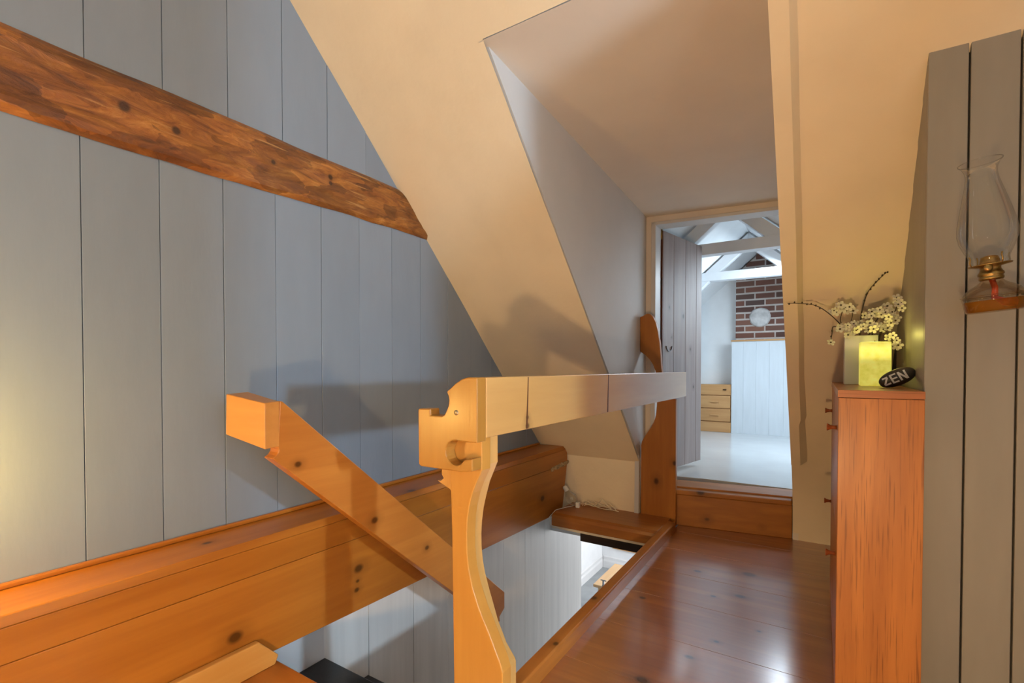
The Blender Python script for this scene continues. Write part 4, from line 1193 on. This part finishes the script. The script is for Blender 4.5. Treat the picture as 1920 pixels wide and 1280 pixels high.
bu = lathe('burner', [(0.0, 0.080), (0.0215, 0.080), (0.0235, 0.083), (0.0235, 0.087), (0.0215, 0.089), (0.0245, 0.092), (0.0245, 0.097), (0.022, 0.100), (0.0195, 0.106), (0.0195, 0.112), (0.040, 0.116), (0.0405, 0.1185), (0.020, 0.1195), (0.0185, 0.128), (0.016, 0.137), (0.008, 0.140), (0.0, 0.140)], M['brass'], ol, OM, 36)
Kk = OM @ Matrix.Translation((-0.012, -0.024, 0.108)) @ Matrix.Rotation(math.radians(90), 4, 'X')
lathe('wick_wheel', [(0.0, 0.0), (0.002, 0.0), (0.002, 0.012), (0.0085, 0.012), (0.0085, 0.0155), (0.003, 0.0165), (0.0, 0.0165)], M['brass'], bu, Kk, 24)
for k in range(4):
    a = math.radians(20 + 90 * k)
    c, s = math.cos(a), math.sin(a)
    tube('prong', [OM @ Vector((r_ * c, r_ * s, z_)) for (r_, z_) in ((0.039, 0.117), (0.0425, 0.125), (0.040, 0.136), (0.0425, 0.142))], 0.0016, M['brass'], bu, 6)
lathe('glass_chimney', [(0.036, 0.1195), (0.037, 0.135), (0.046, 0.155), (0.054, 0.178), (0.0565, 0.197), (0.054, 0.222), (0.0475, 0.255), (0.039, 0.292), (0.032, 0.322), (0.0295, 0.340), (0.0305, 0.352), (0.0355, 0.364), (0.0415, 0.371), (0.0405, 0.3735)], M['glass'], ol, OM, 48)
tube('chimney_lip', [OM @ Vector((0.0412 * math.cos(a), 0.0412 * math.sin(a), 0.3725)) for a in [2 * PI * i / 40 for i in range(41)]], 0.0012, M['glass'], ol, 6)
br = tube('wall_bracket', [(0.470, 1.775, 1.245), (0.455, 1.74, 1.240), (0.430, 1.705, 1.236), (0.418, 1.69, 1.234)], 0.004, M['darkmetal'], ol, 8)
tube('bracket_ring', [OM @ Vector((0.0605 * math.cos(a), 0.0605 * math.sin(a), 0.042)) for a in [2 * PI * i / 40 for i in range(41)]], 0.0012, M['fontglass'], ol, 6)
lathe('wall_plate', [(0.0, 0.0), (0.018, 0.0), (0.016, 0.004), (0.0, 0.0045)], M['darkmetal'], ol, Matrix.Translation((0.470, 1.7795, 1.245)) @ Matrix.Rotation(math.radians(90), 4, 'X'), 18)

# ---- lamps out of frame that warm the passage, and a cool strobe stand-in
def bulb_lamp(name, x, y, z, h, power, color, label, r=0.045):
    e_ = empty(name, (x, y, z), label, 'lamp')
    lathe('base', [(0.0, 0.0), (0.07, 0.0), (0.065, 0.012), (0.012, 0.02), (0.009, 0.03)], M['brass'], e_, Matrix.Translation((x, y, z)), 24)
    tube('stem', [(x, y, z + 0.02), (x, y, z + h - r - 0.03)], 0.008, M['brass'], e_, 10)
    lathe('socket', [(0.0, 0), (0.016, 0), (0.016, 0.035), (0.0, 0.035)], M['brass'], e_, Matrix.Translation((x, y, z + h - r - 0.035)), 16)
    gm = glow(name + '_glass', color, power)
    lathe('globe', [(r * math.sin(PI * i / 16) + 1e-5, z + h - r * math.cos(PI * i / 16)) for i in range(17)], gm, e_, Matrix.Translation((x, y, 0)), 12)


bulb_lamp('ledge_lamp', -1.69, 0.05, 0.4755, 0.33, 270, (1.0, 0.63, 0.17), 'small globe lamp standing on the near end of the ledge')
bulb_lamp('globe_lamp', -0.05, -0.62, 0.0, 0.44, 980, (1.0, 0.66, 0.33), 'low globe lamp on the floor behind the viewpoint')
bulb_lamp('strobe_stand_in', 2.15, 0.74, 0.0, 1.16, 1500, (0.60, 0.80, 1.0), 'tall cool white globe standing in for a strobe in the side room', 0.06)  # added globe on a stem, takes the place of a strobe
